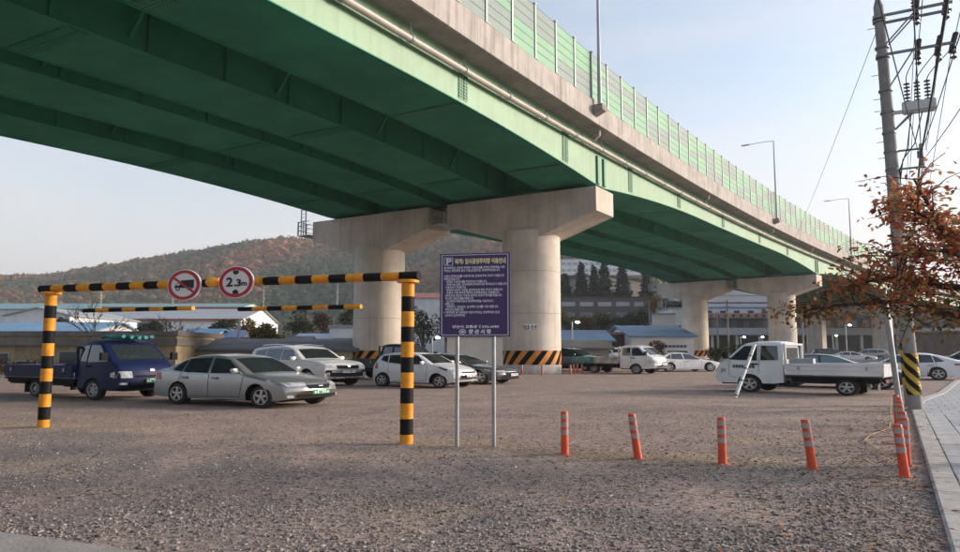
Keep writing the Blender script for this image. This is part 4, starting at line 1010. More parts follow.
# ------------------------------------------------------------------ purple parking notice
def make_notice():
    a, b = Vector((-.30, 9.31, 0)), Vector((.17, 9.22, 0)); c = (a + b) / 2; d = (b - a).normalized(); rz = math.atan2(d.y, d.x)
    T = thing('parking_notice_sign', c, rz, 'purple parking notice board with white Korean text on two steel posts', 'sign')
    for x in (-.24, .24):
        MB().tube([(x, .03, -.1), (x, .03, 3.15)], .026, 14).build('post', GALV, T, smooth=True)
    PUR = mat('notice_purple', (.046, .014, .100), .4, var=.08, vscale=2); WH = mat('notice_white', (.68, .67, .72), .5); YE = mat('notice_yellow', (.72, .62, .30), .5)
    w, z0, z1 = .925, 1.83, 3.24; bd = MB().bbox(-w / 2, w / 2, -.022, 0, z0, z1).build('board', PUR, T)
    y = -.0235
    mb = MB()
    fr = .022; t = .009
    for (x0, x1, p, q) in ((-w / 2 + fr, w / 2 - fr, z1 - fr - t, z1 - fr), (-w / 2 + fr, w / 2 - fr, z0 + fr, z0 + fr + t), (-w / 2 + fr, -w / 2 + fr + t, z0 + fr + t, z1 - fr - t), (w / 2 - fr - t, w / 2 - fr, z0 + fr + t, z1 - fr - t)): mb.bbox(x0, x1, y - .001, y + .001, p, q)
    mb.build('border_line', WH, bd)['kind'] = 'stuff'
    for (x0, x1, p, q) in ((-.41, -.29, z1 - .20, z1 - .193), (-.41, -.29, z1 - .073, z1 - .066), (-.41, -.403, z1 - .193, z1 - .073), (-.297, -.29, z1 - .193, z1 - .073)): MB().bbox(x0, x1, y - .001, y + .001, p, q).build('parking_mark_frame', WH, bd)
    ex, ez = (1, 0, 0), (0, 0, 1)
    text_part('lettering', 'P', .145, (-.385, y, z1 - .185), ex, ez, WH, bd, bold=.004)
    text_part('title_lettering', '덕계1 임시공영주차장 이용안내', .098, (-.265, y, z1 - .172), ex, ez, YE, bd, bold=.0045, width=.67)
    lines = [(0, '본 주차장은 시민의 주차장 이용안내를 위하여 주차장을 이용'), (0, '하시는 시민에게 임시 이용(안내)하는 공영주차장입니다.'), None,
             (0, '이용시 주차안내를 이용하시고 안내에 주의 하시기 바랍니다'), (0, '주차금지입니다.'), (.02, '· 주차장 이용안내를 주의하시기 바랍니다.'), (.02, '· 차량이용 금지, 임시차량에 주의하시고 주차하시기 바랍니다'), (.03, '이용하시기 바랍니다.'),
             (.02, '· 차량에 시민의 이용을 금지하시고 주의 하시기 바랍니다.'), (.02, '· 차량의 이용·주차에 대하여 공영주차장은 안내합니다.'), (.03, '(주차안내 시민의 이용에 대하여 차량의 주의를 바랍니다'), (.03, '하시고 이용안내를 바랍니다.'), (.02, '· 임시주차 차량이용시 공영주차장을 이용하시기'), (.03, '바랍니다.'), (.02, '· 차량주의, 이용금지, 임시주차 안내를 이용 바랍니다'), (.03, '주차안내 바랍니다.'),
             (0, '※ 주차차량 및 이용차량 시민의 주의는 공영주차장 안내'), (.03, '(양산시 임시주차장)')]
    body = '\n'.join('' if ln is None else ('  ' if ln[0] > 0 else '') + ln[1] for ln in lines)
    text_part('lettering', body, .0475, (-.41, y, z1 - .262), ex, ez, WH, bd, bold=.0012, width=.83)
    text_part('lettering', '양산시 교통과 T.392-6080', .055, (-.30, y, z0 + .145), ex, ez, WH, bd, bold=.002, width=.62)
    text_part('lettering', '양 산 시 청', .075, (-.08, y, z0 + .055), ex, ez, WH, bd, bold=.004, width=.29)
    MB().lathe([(.045, y), (.034, y)], 24, (-.16, 0, z0 + .083), axis='Y').build('round_emblem', WH, bd); MB().lathe([(.02, y), (.001, y)], 16, (-.16, 0, z0 + .083), axis='Y').build('emblem_core', WH, bd); MB().bbox(-.205, -.115, y - .0005, y + .0005, z0 + .078, z0 + .086).build('emblem_bar', WH, bd)
make_notice()

# ------------------------------------------------------------------ flexible posts
ORG = mat('bollard_orange', (.62, .075, .022), .5, var=.15, vscale=8); REF = mat('bollard_reflector', (.37, .28, .27), .4); CAPM = mat('bollard_cap', (.75, .18, .04), .5)
_bol = None
def bollard_meshes():
    global _bol
    if _bol: return _bol
    body = MB().lathe([(.050, .004), (.048, .03), (.046, .10), (.044, .30), (.042, .64), (.038, .655), (.001, .66)], 18).mesh('body', ORG, True)
    base = MB().lathe([(.001, -.02), (.068, -.02), (.068, .004), (.06, .014), (.055, .014)], 18).mesh('base', ORG, True)
    bands = MB().lathe([(.0465, .0), (.0465, .075)], 18).mesh('reflective_band', REF, True)
    _bol = (body, base, bands); return _bol
def bollard(x, y, label, group, tilt=(0, 0), sc=1.):
    body, base, band = bollard_meshes()
    T = thing('flexible_post', (x, y, lot_z(x, y)), random.uniform(0, 6), label, 'bollard', group)
    if tilt == (0, 0):
        b = link('body', body, T); link('base', base, T); hs = (.30, .42, .54)
    else:
        me = body.copy()
        for v in me.vertices: v.co.x += tilt[0] * v.co.z; v.co.y += tilt[1] * v.co.z
        T.rotation_euler = (0, 0, 0); b = link('body', me, T); link('base', base, T); hs = (.30, .42, .54)
    for z in hs: link('reflective_band', band, b, (tilt[0] * (z + .03), tilt[1] * (z + .03), z))
for i, (x, y) in enumerate(BOLLARD_ROW):
    bollard(x, y, ('orange flexible post nearest the purple sign', 'second orange flexible post from the purple sign, leaning left', 'third orange flexible post from the purple sign', 'fourth orange flexible post from the purple sign, leaning left')[i], 'orange posts in a row beside the sign', ((0, 0), (-.10, .0), (0, 0), (-.09, .0))[i])
for i, (x, y) in enumerate([(4.14, 7.14), (4.53, 7.77), (5.08, 8.74), (5.55, 9.59), (6.03, 10.43), (6.42, 11.12), (6.80, 11.85)]):
    bollard(x, y, ('nearest orange post of the row along the kerb', 'second orange post of the row along the kerb', 'third orange post of the row along the kerb', 'fourth orange post of the row along the kerb', 'fifth orange post of the row along the kerb', 'sixth orange post of the row along the kerb', 'farthest orange post of the row along the kerb')[i], 'orange posts along the kerb', (-.07, .0) if i == 0 else (0, 0))
for i, (x, y) in enumerate([(2.13, 36.6), (3.06, 35.6), (4.5, 35.9), (5.0, 38.4), (5.25, 38.9), (5.55, 39.3)]):
    bollard(x, y, ('leftmost', 'second from left', 'third from left', 'fourth from left', 'fifth from left', 'rightmost')[i] + ' small orange post at the foot of the near column', 'orange posts at the foot of the near column')

# ------------------------------------------------------------------ leaning pole, rope
def lean_pole():
    a = Vector((6.6, 18.75, 0)); b = Vector((7.50, 19.65, 1.80)); T = thing('leaning_pole', a, 0, 'white banded pole leaning against the white truck cab', 'pole')
    MB().tube([(0, 0, 0), b - a], .048, 12).build('shaft', mat('pole_white', (.62, .63, .62), .5, var=.2, vscale=6), T, smooth=True)
    for t in (.03, .3, .52, .76):
        p = (b - a) * t; q = (b - a) * (t + .025); MB().tube([p, q], .052, 12).build('dark_band', mat('pole_dark', (.06, .07, .07), .5), T, smooth=True)
lean_pole()
pts = [(7.3, 12.9, .5), (6.9, 12.2, .15), (6.3, 11.2, .03), (5.6, 10.45, .03), (5.2, 9.85, .025), (4.95, 9.2, .03), (4.65, 8.35, .03)]
tag(MB().tube([(x, y, z + lot_z(x, y)) for x, y, z in pts], .008, 6).build('rope', mat('straw_rope', (.42, .27, .11), .8), None, smooth=True, loc=(0, 0, 0)), 'thin straw coloured rope trailing over the gravel by the kerb', 'rope')

# ------------------------------------------------------------------ sidewalk
U1 = Vector((.499, .8666, 0)); N1 = Vector((.8666, -.499, 0)); K0 = Vector((2.88, 4.53, 0))
def kp(t, o, z=0):          # along the kerb, out to the right
    t1 = 11.5; a = K0 + U1 * min(t, t1)
    if t > t1:
        # gentle bend to the right
        s = t - t1; ang = .10 * sstep(s / 8); dirv = Vector((U1.x * math.cos(ang) + U1.y * math.sin(ang), U1.y * math.cos(ang) - U1.x * math.sin(ang), 0)); a = a + dirv * s
        n = Vector((dirv.y, -dirv.x, 0))
    else: n = N1
    p = a + n * o; return Vector((p.x, p.y, z))
def make_sidewalk():
    SWM = bpy.data.materials.new('paved_far'); SWM.use_nodes = True; nt = SWM.node_tree; b = nt.nodes['Principled BSDF']; N = nt.nodes.new; L = nt.links.new
    tc = N('ShaderNodeTexCoord'); mp = N('ShaderNodeMapping'); mp.inputs['Rotation'].default_value = (0, 0, math.atan2(U1.x, U1.y)); br = N('ShaderNodeTexBrick'); br.inputs['Scale'].default_value = 1
    br.inputs['Brick Width'].default_value = .30; br.inputs['Row Height'].default_value = .60; br.inputs['Mortar Size'].default_value = .008
    br.inputs['Color1'].default_value = (.38, .39, .42, 1); br.inputs['Color2'].default_value = (.32, .33, .36, 1); br.inputs['Mortar'].default_value = (.10, .095, .09, 1)
    L(tc.outputs['Object'], mp.inputs[0]); L(mp.outputs[0], br.inputs['Vector']); L(br.outputs[0], b.inputs['Base Color']); b.inputs['Roughness'].default_value = .85
    mb = MB(); ts = np.linspace(-6, 60, 67); rows = [[kp(t, .20, .02), kp(t, 1.5, .02), kp(t, 4.5, .02), kp(t, 4.6, -.1)] for t in ts]; mb.grid(rows)
    sw = tag(mb.build('sidewalk', SWM), kind='structure')
    PV = [mat('paver_a', (.40, .41, .44), .85, var=.18, vscale=6, bump=.3, bscale=60), mat('paver_b', (.33, .34, .375), .85, var=.2, vscale=6, bump=.3, bscale=60), mat('paver_c', (.44, .435, .44), .85, var=.2, vscale=6, bump=.3, bscale=60)]
    bm = bmesh.new(); bmesh.ops.create_cube(bm, size=1, matrix=Matrix.Diagonal((.288, .588, .05, 1))); bmesh.ops.bevel(bm, geom=list(bm.edges), offset=.006, segments=1, affect='EDGES')
    base = bpy.data.meshes.new('paver'); bm.to_mesh(base); bm.free(); meshes = []
    for m in PV: c = base.copy(); c.materials.append(m); meshes.append(c)
    rz = math.atan2(U1.y, U1.x) - math.pi / 2; cand = []
    for j in range(-4, 26):
        for i in range(8):
            t = j * .6 + (.3 if i % 2 else 0); o = .209 + .147 + i * .3
            if t > 11.0: continue
            p = kp(t, o)
            if p.y > 1.5: cand.append((abs(480 + FPX * p.x / p.y - 480) > 560, p.length, p))
    cand.sort(key=lambda q: (q[0], q[1])); 
    for k, (_, _, p) in enumerate(cand[:230]):
        link('paver', random.choice(meshes), sw, (p.x, p.y, .022 + random.uniform(-.003, .003)), rz + random.uniform(-.008, .008))
    kb = tag(MB().grid([[kp(t, -.005, -.1), kp(t, .005, .012), kp(t, .215, .012), kp(t, .225, -.1)] for t in ts]).build('kerb', mat('kerb_bed', (.2, .19, .18), .9)), kind='structure')
    km = mat('kerb_stone', (.43, .41, .39), .85, var=.25, vscale=5, bump=.35, bscale=40)
    for i in range(34):
        t0, t1 = -4 + i + .006, -4 + i + .994; mb = MB(); zt = .048
        sec = [(0, -.08), (0, zt - .02), (.02, zt), (.20, zt), (.205, -.08)]; n = len(sec)
        for q0, q1 in ((t0, (t0 + t1) / 2), ((t0 + t1) / 2, t1)):
            mb.add([kp(q, o, z) for q in (q0, q1) for o, z in sec], [(a, (a + 1) % n, n + (a + 1) % n, n + a) for a in range(n)] + [tuple(range(n)), tuple(range(n, 2 * n))])
        mb.build('kerb_stone', km, kb)
    # concrete apron in the near left corner
    ap = MB(); z = .02
    top = [(-9, 6.6), (-3.17, 4.88), (-2.2, 4.50), (-1.2, 3.9), (1.5, 2.0), (-9, 2.0)]
    ap.prism(top, lambda a, b: (a, b, z + .025), lambda a, b: (a, b, -.1)); tag(ap.build('concrete_apron', mat('apron_concrete', (.30, .275, .255), .9, var=.2, vscale=2.5, bump=.4, bscale=30)), kind='structure')
make_sidewalk()

# ------------------------------------------------------------------ utility poles and wires
PCON = mat('pole_concrete', (.27, .26, .25), .85, var=.2, vscale=3, streak=.4, bump=.2, bscale=30)
PORC = mat('porcelain', (.05, .045, .05), .25); ARM = mat('crossarm_steel', (.20, .21, .23), .5, .5, var=.2, vscale=5); WIRE = mat('wire_black', (.015, .015, .017), .6); SWB = mat('switch_box_white', (.52, .53, .54), .45, var=.15, vscale=4)
XA = Vector((.8666, -.499, 0)) * .62; YA = Vector((.499, .8666, 0))
PB = Vector((9.6, 16.1, 0)); LEAN = -.019
def axis(z): return Vector((LEAN * z, 0, z))
def zat(v, D=16.1): return PT(900, v, D).z
def insulator(a, b, r=.055, n=4):
    """string of sheds from a to b"""
    a = Vector(a); b = Vector(b); mb = MB(); mb.tube([a, b], .014, 6)
    for i in range(n):
        p = a.lerp(b, (i + .6) / (n + .2)); q = a.lerp(b, (i + .95) / (n + .2)); mb.tube([p, p.lerp(q, .5), q], [r, r * .95, r * .35], 10)
    return mb
def make_poles():
    T = thing('utility_pole', PB, 0, 'tall concrete utility pole with crossarms and switch gear', 'utility pole', 'concrete utility poles along the sidewalk')
    zt = zat(6); 
    MB().tube([axis(-.3), axis(zt * .5), axis(zt)], [.155, .142, .105], 20).build('shaft', PCON, T, smooth=True)
    MB().tube([axis(zt), axis(zt + .3)], [.10, .04], 12).tube([axis(zt + .25), axis(zt + 1.2)], .02, 6).build('pole_tip', ARM, T, smooth=True)
    def arm(v, off, x0, x1, s=.055, name='crossarm'):
        p = axis(zat(v)) + YA * off; return MB().bar(p + XA * x0, p + XA * x1, s, s * 1.3).build(name, ARM, T), p
    a1, p1 = arm(19, -.16, -.22, 2.3); a2, p2 = arm(21, .16, -.12, 2.3); a3, p3 = arm(57.5, -.17, -.22, 2.3)
    for v in (19, 22, 57.5, 48, 91, 113, 133, 152, 170): MB().tube([axis(zat(v) - .03), axis(zat(v) + .03)], .15, 20).build('clamp', ARM, T)
    for off, v0, v1, x in ((-.16, 48, 17, 1.25), (.16, 47, 19, 1.15), (-.17, 91, 56, 1.0)):
        MB().bar(axis(zat(v0)) + YA * off * .9 + XA * .1, axis(zat(v1) - .03) + YA * off + XA * x, .045, .03).build('brace', ARM, T)
    # switch box with bushings on its bracket
    pz = zat(114.5); c = axis(pz) - YA * .05
    MB().bar(c + XA * .1, c + XA * .55, .08, .09).build('switch_arm', SWB, T)
    sb = MB().box(c + XA * 1.0 + Vector((0, 0, .10)), (.66, .30, .26), math.atan2(XA.y, XA.x)).box(c + XA * 1.0 + Vector((0, 0, -.05)), (.6, .2, .06), math.atan2(XA.y, XA.x)).build('switch_box', SWB, T)
    for k in (.66, .98, 1.30):
        p = c + XA * k + Vector((0, 0, .22)); insulator(p, p + Vector((0, 0, .66)), .07, 6).build('bushing', PORC, sb, smooth=True)
    for s_ in (-.09, .09): MB().bar(axis(zat(133)) + XA * .1, c + XA * .8 + YA * s_ + Vector((0, 0, -.06)), .035).build('brace', ARM, T)
    # lower cable arms
    for v, x1 in ((152, .95), (170, .95)):
        p = axis(zat(v)); MB().bar(p + XA * .1, p + XA * x1, .05).build('cable_arm', ARM, T)
    q = axis(zat(161)) + XA * .95; MB().bar(q - Vector((0, 0, .28)), q + Vector((0, 0, .42)), .06).box(q + Vector((0, 0, .1)), (.1, .14, .2), .5).build('cable_rack', ARM, T)
    for v in (27, 74, 98, 110, 127, 141, 157, 182): MB().tube([axis(zat(v)) - XA * .42 + YA * .02, axis(zat(v)) + XA * .0], .010, 6).build('step_bolt', ARM, T)
    # strain insulators on the arms
    for p, xs in ((p1, (1.18, 2.1)), (p3, (1.12, 1.75, 2.2))):
        for x in xs:
            a = p + XA * x
            insulator(a + Vector((0, 0, -.05)), a + Vector((0, 0, -.52)), .075, 3).build('insulator', PORC, T, smooth=True)
            insulator(a - YA * .1 + Vector((0, 0, -.02)), a - YA * .8 + Vector((0, 0, -.12)), .06, 4).build('insulator', PORC, T, smooth=True)
            insulator(a + YA * .1 + Vector((0, 0, .02)), a + YA * .7 + Vector((0, 0, .02)), .06, 4).build('insulator', PORC, T, smooth=True)
    insulator(p1 + XA * 1.15 + Vector((0, 0, .03)), p1 + XA * 1.15 + Vector((0, 0, .38)), .08, 3).build('insulator', PORC, T, smooth=True)
    # warning sleeve strips low on the shaft
    for i in range(6):
        z = .62 + i * .2
        mb = MB().tube([axis(z), axis(z + .19)], .159, 20, i % 2); mb.build('warning_sleeve', [mat('sleeve_yellow', (.55, .36, .03), .5, var=.2, vscale=4), BLK], T, smooth=True)
    # pole C : thicker, short, with a slanted black and yellow sleeve
    C = thing('stay_pole', (8.9, 14.83, 0), 0, 'short leaning concrete pole with slanted black and yellow sleeve', 'pole')
    ax = lambda z: Vector((-.03 * z, 0, z))
    MB().tube([ax(-.2), ax(4.6)], [.135, .11], 20).build('shaft', PCON, C, smooth=True)
    mb = MB(); r = .143; ns = 3; NA = 12
    for k in range(ns * 2):
        for qa in range(NA):
            a0 = 2 * math.pi * (k + qa / NA) / (ns * 2); a1 = 2 * math.pi * (k + (qa + 1) / NA) / (ns * 2)
            for j in range(12):
                vs = []
                for (t, aa) in ((j / 12, a0), (j / 12, a1), ((j + 1) / 12, a1), ((j + 1) / 12, a0)):
                    g = aa - t * 2 * math.pi * 1.0; z = .42 + 1.1 * t; bb = ax(z); vs.append((bb.x + r * math.cos(g), r * math.sin(g), z))
                mb.add(vs, [(0, 1, 2, 3)], k % 2)
    mb.build('warning_sleeve', [mat('sleeve_yellow', (.55, .36, .03), .5), BLK], C, smooth=True)
    A = thing('sign_post', (6.99, 12.02, 0), 0, 'slim grey steel post leaning left in front of the utility pole', 'post')
    MB().tube([(0, 0, -.2), (-.20, .0, 2.95)], .046, 16).build('shaft', GALV, A, smooth=True); MB().tube([(-.16, -.055, 2.1), (-.185, -.055, 2.6)], .015, 8).build('strap', STEEL, A)
    # second pole farther along the road
    F_ = PB + YA * 44; F_ = thing('utility_pole', F_, 0, 'distant utility pole in line behind the tall one', 'utility pole', 'concrete utility poles along the sidewalk')
    MB().tube([(0, 0, 0), (0, 0, 10.2)], [.16, .11], 14).build('shaft', PCON, F_, smooth=True)
    for z in (10.0, 8.9): MB().bar(XA * -.2 + Vector((0, 0, z)), XA * 2.2 + Vector((0, 0, z)), .06, .08).build('crossarm', ARM, F_)
    # wires -------------------------------------------------------------
    def sag(a, b, dz, n=14): return [a.lerp(b, t) + Vector((0, 0, -dz * 4 * t * (1 - t))) for t in np.linspace(0, 1, n)]
    def wire(pts, r, label, name='overhead_wire', grp='overhead wires at the utility pole'): tag(MB().tube(pts, r, 6).build(name, WIRE, None, smooth=True), label, 'wire', grp)
    back, fwd = -26, 44
    names = iter(['highest', 'second highest', 'third highest', 'fourth highest', 'fifth highest'])
    for p, x, dz in ((p1, 1.18, -.12), (p1, 2.1, -.12), (p3, 1.12, -.12), (p3, 1.75, -.12), (p3, 2.2, -.12)):
        a = PB + p + XA * x; nm = next(names)
        wire(sag(a - YA * .8 + Vector((0, 0, dz)), a + YA * back + Vector((0, 0, -.1)), .25), .009, 'thin power line from the crossarms towards the viewer, %s of five' % nm)
        wire(sag(a + YA * .7, a + YA * fwd + Vector((0, 0, -.1)), .7), .009, 'thin power line running away behind the pole, %s of five' % nm)
    q0 = PB + q
    for k, (dz, dx, r, sg) in enumerate(((.40, .0, .010, .5), (.25, .03, .009, .7), (.05, -.03, .018, .6), (-.1, .02, .009, .8), (-.22, .0, .008, .5))):
        a = q0 + Vector((0, 0, dz)) + XA * dx
        wire(sag(a, a + YA * back + Vector((0, 0, .2 + (2 - k) * .5)) + XA * ((-1.6, 1.2, 0, 2.6, -2.8)[k]), sg), r, ('topmost', 'second', 'thickest and third', 'fourth', 'lowest')[k] + ' black cable from the lower arms towards the viewer', 'communication_cable')
        if k % 2 == 0: wire(sag(a, a + YA * fwd + Vector((0, 0, -.3)), sg * 1.6), r, ('upper', 'middle', 'lower')[k // 2] + ' black cable descending behind the pole to the next one', 'communication_cable')
    # jumpers
    for k, (x, bx) in enumerate(((1.12, .66), (1.75, .98), (2.2, 1.30))):
        a = PB + p3 + XA * x - YA * .4 + Vector((0, 0, -.25)); b = PB + c + XA * bx + Vector((0, 0, .88))
        m1 = a.lerp(b, .35) + XA * -.12 + Vector((0, 0, -.10)); m2 = a.lerp(b, .75) - XA * .16
        P = [a, m1, m2, b]; cur = []
        for t in np.linspace(0, 1, 12): cur.append(P[0] * (1 - t) ** 3 + P[1] * 3 * t * (1 - t) ** 2 + P[2] * 3 * t * t * (1 - t) + P[3] * t ** 3)
        wire(cur, .011, 'looping jumper wire into the switch box, %s bushing' % ('left', 'middle', 'right')[k], 'jumper_wire')
    for k, (x, bx, v) in enumerate(((.75, .2, 200), (1.1, .2, 185))):
        a = PB + c + XA * x + Vector((0, 0, -.08)); b = PB + axis(zat(v)) + XA * bx
        wire([a, a.lerp(b, .3) + XA * -.05 + Vector((0, 0, -.3)), a.lerp(b, .65) + XA * -.15, b], .014, 'loose cable hanging from the switch box to the shaft, %s one' % ('longer', 'shorter')[k], 'drop_cable')
    wire(sag(PB + axis(zat(30)) - XA * .12, PT(795, 238, 62), .25, 16), .008, 'single thin wire slanting down from the pole top to the viaduct', 'guy_wire')
make_poles()

# ------------------------------------------------------------------ autumn tree at the right
def leaf_cloud(pts, size, rng, mats_name, stops, trans=.35, noise_scale=0, curl=.25, flat=.6):
    """bent leaf shapes, six corners each"""
    n = len(pts); pts = np.asarray(pts)
    L_ = size * rng.uniform(.7, 1.25, n); W_ = L_ * rng.uniform(.42, .6, n)
    yaw = rng.uniform(0, 2 * np.pi, n); pit = rng.normal(-.5, .5, n); roll = rng.normal(0, .7, n)
    d = np.stack([np.cos(yaw) * np.cos(pit), np.sin(yaw) * np.cos(pit), np.sin(pit)], 1)
    s = np.stack([-np.sin(yaw), np.cos(yaw), np.zeros(n)], 1); u = np.cross(d, s)
    s2 = s * np.cos(roll)[:, None] + u * np.sin(roll)[:, None]; u2 = np.cross(d, s2)
    prof = [(0, 0, 0), (.3, .5, .10), (.72, .38, .05), (1, 0, -.12), (.72, -.38, .05), (.3, -.5, .10)]
    V = np.stack([pts + d * (a * L_)[:, None] + s2 * (b * W_)[:, None] + u2 * (c * L_ * curl * 2)[:, None] for a, b, c in prof], 1).reshape(-1, 3)
    o = (np.arange(n) * 6)[:, None]
    F = np.concatenate([o + np.array([[0, 1, 2, 3]]), o + np.array([[0, 3, 4, 5]])])
    return V, F
def make_tree():
    rng = np.random.default_rng(5); base = Vector((6.15, 7.75, 0))
    T = thing('cherry_tree', base, 0, 'autumn cherry tree with orange red leaves reaching in from the right edge', 'tree')
    BARK = mat('cherry_bark', (.055, .042, .036), .9, var=.4, vscale=8, bump=.5, bscale=25)
    segs = []
    MB().tube([(0, 0, -.1), (.02, 0, .6), (-.03, .03, 1.25), (-.02, .02, 1.75)], [.16, .125, .11, .105], 12).build('trunk', BARK, T, smooth=True)
    limbs = [[(-.02, .02, 1.6), (-.35, .15, 1.95), (-.85, .25, 2.10), (-1.4, .35, 2.32), (-1.95, .5, 2.28), (-2.35, .6, 2.2)],
             [(-.02, .02, 1.7), (-.3, -.2, 2.3), (-.75, -.25, 2.75), (-1.15, -.1, 3.0), (-1.65, .1, 2.95)],
             [(-.02, .02, 1.7), (-.15, .3, 2.5), (-.5, .6, 3.2), (-.75, .7, 3.8), (-.9, .75, 4.3)],
             [(0, .02, 1.7), (.3, .1, 2.5), (.55, -.1, 3.3), (.7, -.2, 4.2)],
             [(0, .02, 1.65), (.6, .3, 2.1), (1.3, .5, 2.5), (1.9, .6, 2.7)], [(0, 0, 1.7), (.2, -.5, 2.3), (.3, -1.1, 2.7), (.5, -1.6, 3.0)],
             [(-.35, -.2, 2.3), (-.7, .1, 3.0), (-1.05, .2, 3.45), (-1.3, .3, 3.8)], [(-.3, .3, 2.5), (-.8, .5, 2.55), (-1.3, .6, 2.7), (-1.75, .7, 2.62)]]
    tw = []
    for l in limbs:
        MB().tube(l, list(np.linspace(.062, .014, len(l))), 8).build('limb', BARK, T, smooth=True)
        L_ = [Vector(p) for p in l]
        for k in range(46):
            t = rng.uniform(.22, 1) * (len(l) - 1); i = min(int(t), len(l) - 2); p = L_[i].lerp(L_[i + 1], t - i)
            dv = Vector((rng.normal(-.25, .7), rng.normal(0, .7), rng.normal(.15, .45))); dv.normalize(); ln = rng.uniform(.25, .75)
            tw.append([p, p + dv * ln * .5 + Vector((0, 0, .04)), p + dv * ln + Vector((0, 0, -.10 * ln))])
    mb = MB()
    for t in tw: mb.tube(t, [.010, .007, .003], 4, caps=False)
    mb.build('twigs', BARK, T)['kind'] = 'stuff'
    red, olive = [], []
    for t in tw:
        for k in range(int(rng.uniform(11, 28))):
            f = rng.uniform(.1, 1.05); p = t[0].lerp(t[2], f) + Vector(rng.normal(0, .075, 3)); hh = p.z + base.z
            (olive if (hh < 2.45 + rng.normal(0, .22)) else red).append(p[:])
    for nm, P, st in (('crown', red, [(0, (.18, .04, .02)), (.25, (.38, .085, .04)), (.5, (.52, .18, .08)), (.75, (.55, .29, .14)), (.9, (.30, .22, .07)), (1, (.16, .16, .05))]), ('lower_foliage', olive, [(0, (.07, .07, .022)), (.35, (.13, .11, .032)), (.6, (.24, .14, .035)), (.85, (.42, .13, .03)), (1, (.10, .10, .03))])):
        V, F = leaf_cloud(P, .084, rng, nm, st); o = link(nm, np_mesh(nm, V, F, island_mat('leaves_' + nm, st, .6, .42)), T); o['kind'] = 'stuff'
make_tree()

# ------------------------------------------------------------------ background buildings
def wallm(name, col, **k): return mat(name, col, .85, var=k.pop('var', .15), vscale=k.pop('vscale', .5), **k)
WIN = mat('window_dark', (.03, .035, .045), .15, spec=.8); WINP = mat('window_pale', (.34, .38, .42), .25); FRM = mat('window_frame', (.45, .46, .47), .5)
def bld(name, label, u0, u1, D, vtop, depth, wm, rm, roof='gable', rise=1.2, vbase=None, wins=(), cat='building', over=.4, group=None, rz=0.):
    """block standing at distance D whose front spans u0..u1; wins: (x fraction, z fraction, width m, height m)"""
    x0, x1 = PX(u0, D), PX(u1, D); xc = (x0 + x1) / 2; zb = min(terrain(x0, D), terrain(x1, D), terrain(xc, D)) - .1 if vbase is None else PT(480, vbase, D).z
    h = PT(480, vtop, D).z - zb; w = x1 - x0
    T = thing(name, (xc, D, zb), rz, label, cat, group); hw = w / 2
    eh = h - (rise if roof != 'flat' else .0)
    MB().bbox(-hw, hw, 0, depth, 0, eh).build('wall', wm, T)
    if roof == 'gable':        # ridge along x
        p = [(-over, eh - .15), (depth / 2, h), (depth + over, eh - .15), (depth + over, eh + .05), (depth / 2, h + .2), (-over, eh + .05)]
        MB().prism(p, lambda a, b: (-hw - over, a, b), lambda a, b: (hw + over, a, b)).build('roof', rm, T)
        MB().prism([(0, eh), (depth, eh), (depth / 2, h)], lambda a, b: (-hw, a, b), lambda a, b: (-hw + .2, a, b)).build('gable_wall', wm, T); MB().prism([(0, eh), (depth, eh), (depth / 2, h)], lambda a, b: (hw - .2, a, b), lambda a, b: (hw, a, b)).build('gable_wall', wm, T)
    elif roof == 'gable_y':    # gable end to the viewer
        p = [(-hw - over, eh - .1), (0, h), (hw + over, eh - .1), (hw + over, eh + .12), (0, h + .22), (-hw - over, eh + .12)]
        MB().prism(p, lambda a, b: (a, -over, b), lambda a, b: (a, depth + over, b)).build('roof', rm, T)
        MB().prism([(-hw, eh), (hw, eh), (0, h)], lambda a, b: (a, 0, b), lambda a, b: (a, .2, b)).build('gable_wall', wm, T)
    else:
        MB().bbox(-hw - .12, hw + .12, -.12, depth + .12, eh, eh + .35).build('roof', rm, T)
    for (fx, fz, ww, wh, m) in wins:
        c = (-hw + fx * w, eh * fz); f = MB().bbox(c[0] - ww / 2 - .06, c[0] + ww / 2 + .06, -.05, .03, c[1] - wh / 2 - .06, c[1] + wh / 2 + .06).build('window', FRM, T); MB().bbox(c[0] - ww / 2, c[0] + ww / 2, -.07, -.051, c[1] - wh / 2, c[1] + wh / 2).build('pane', m, f)
    return T
def row(n, fz, ww, wh, m=None, a=.04, b=.96): return [(a + (b - a) * (i + .5) / n, fz, ww, wh, m or WIN) for i in range(n)]
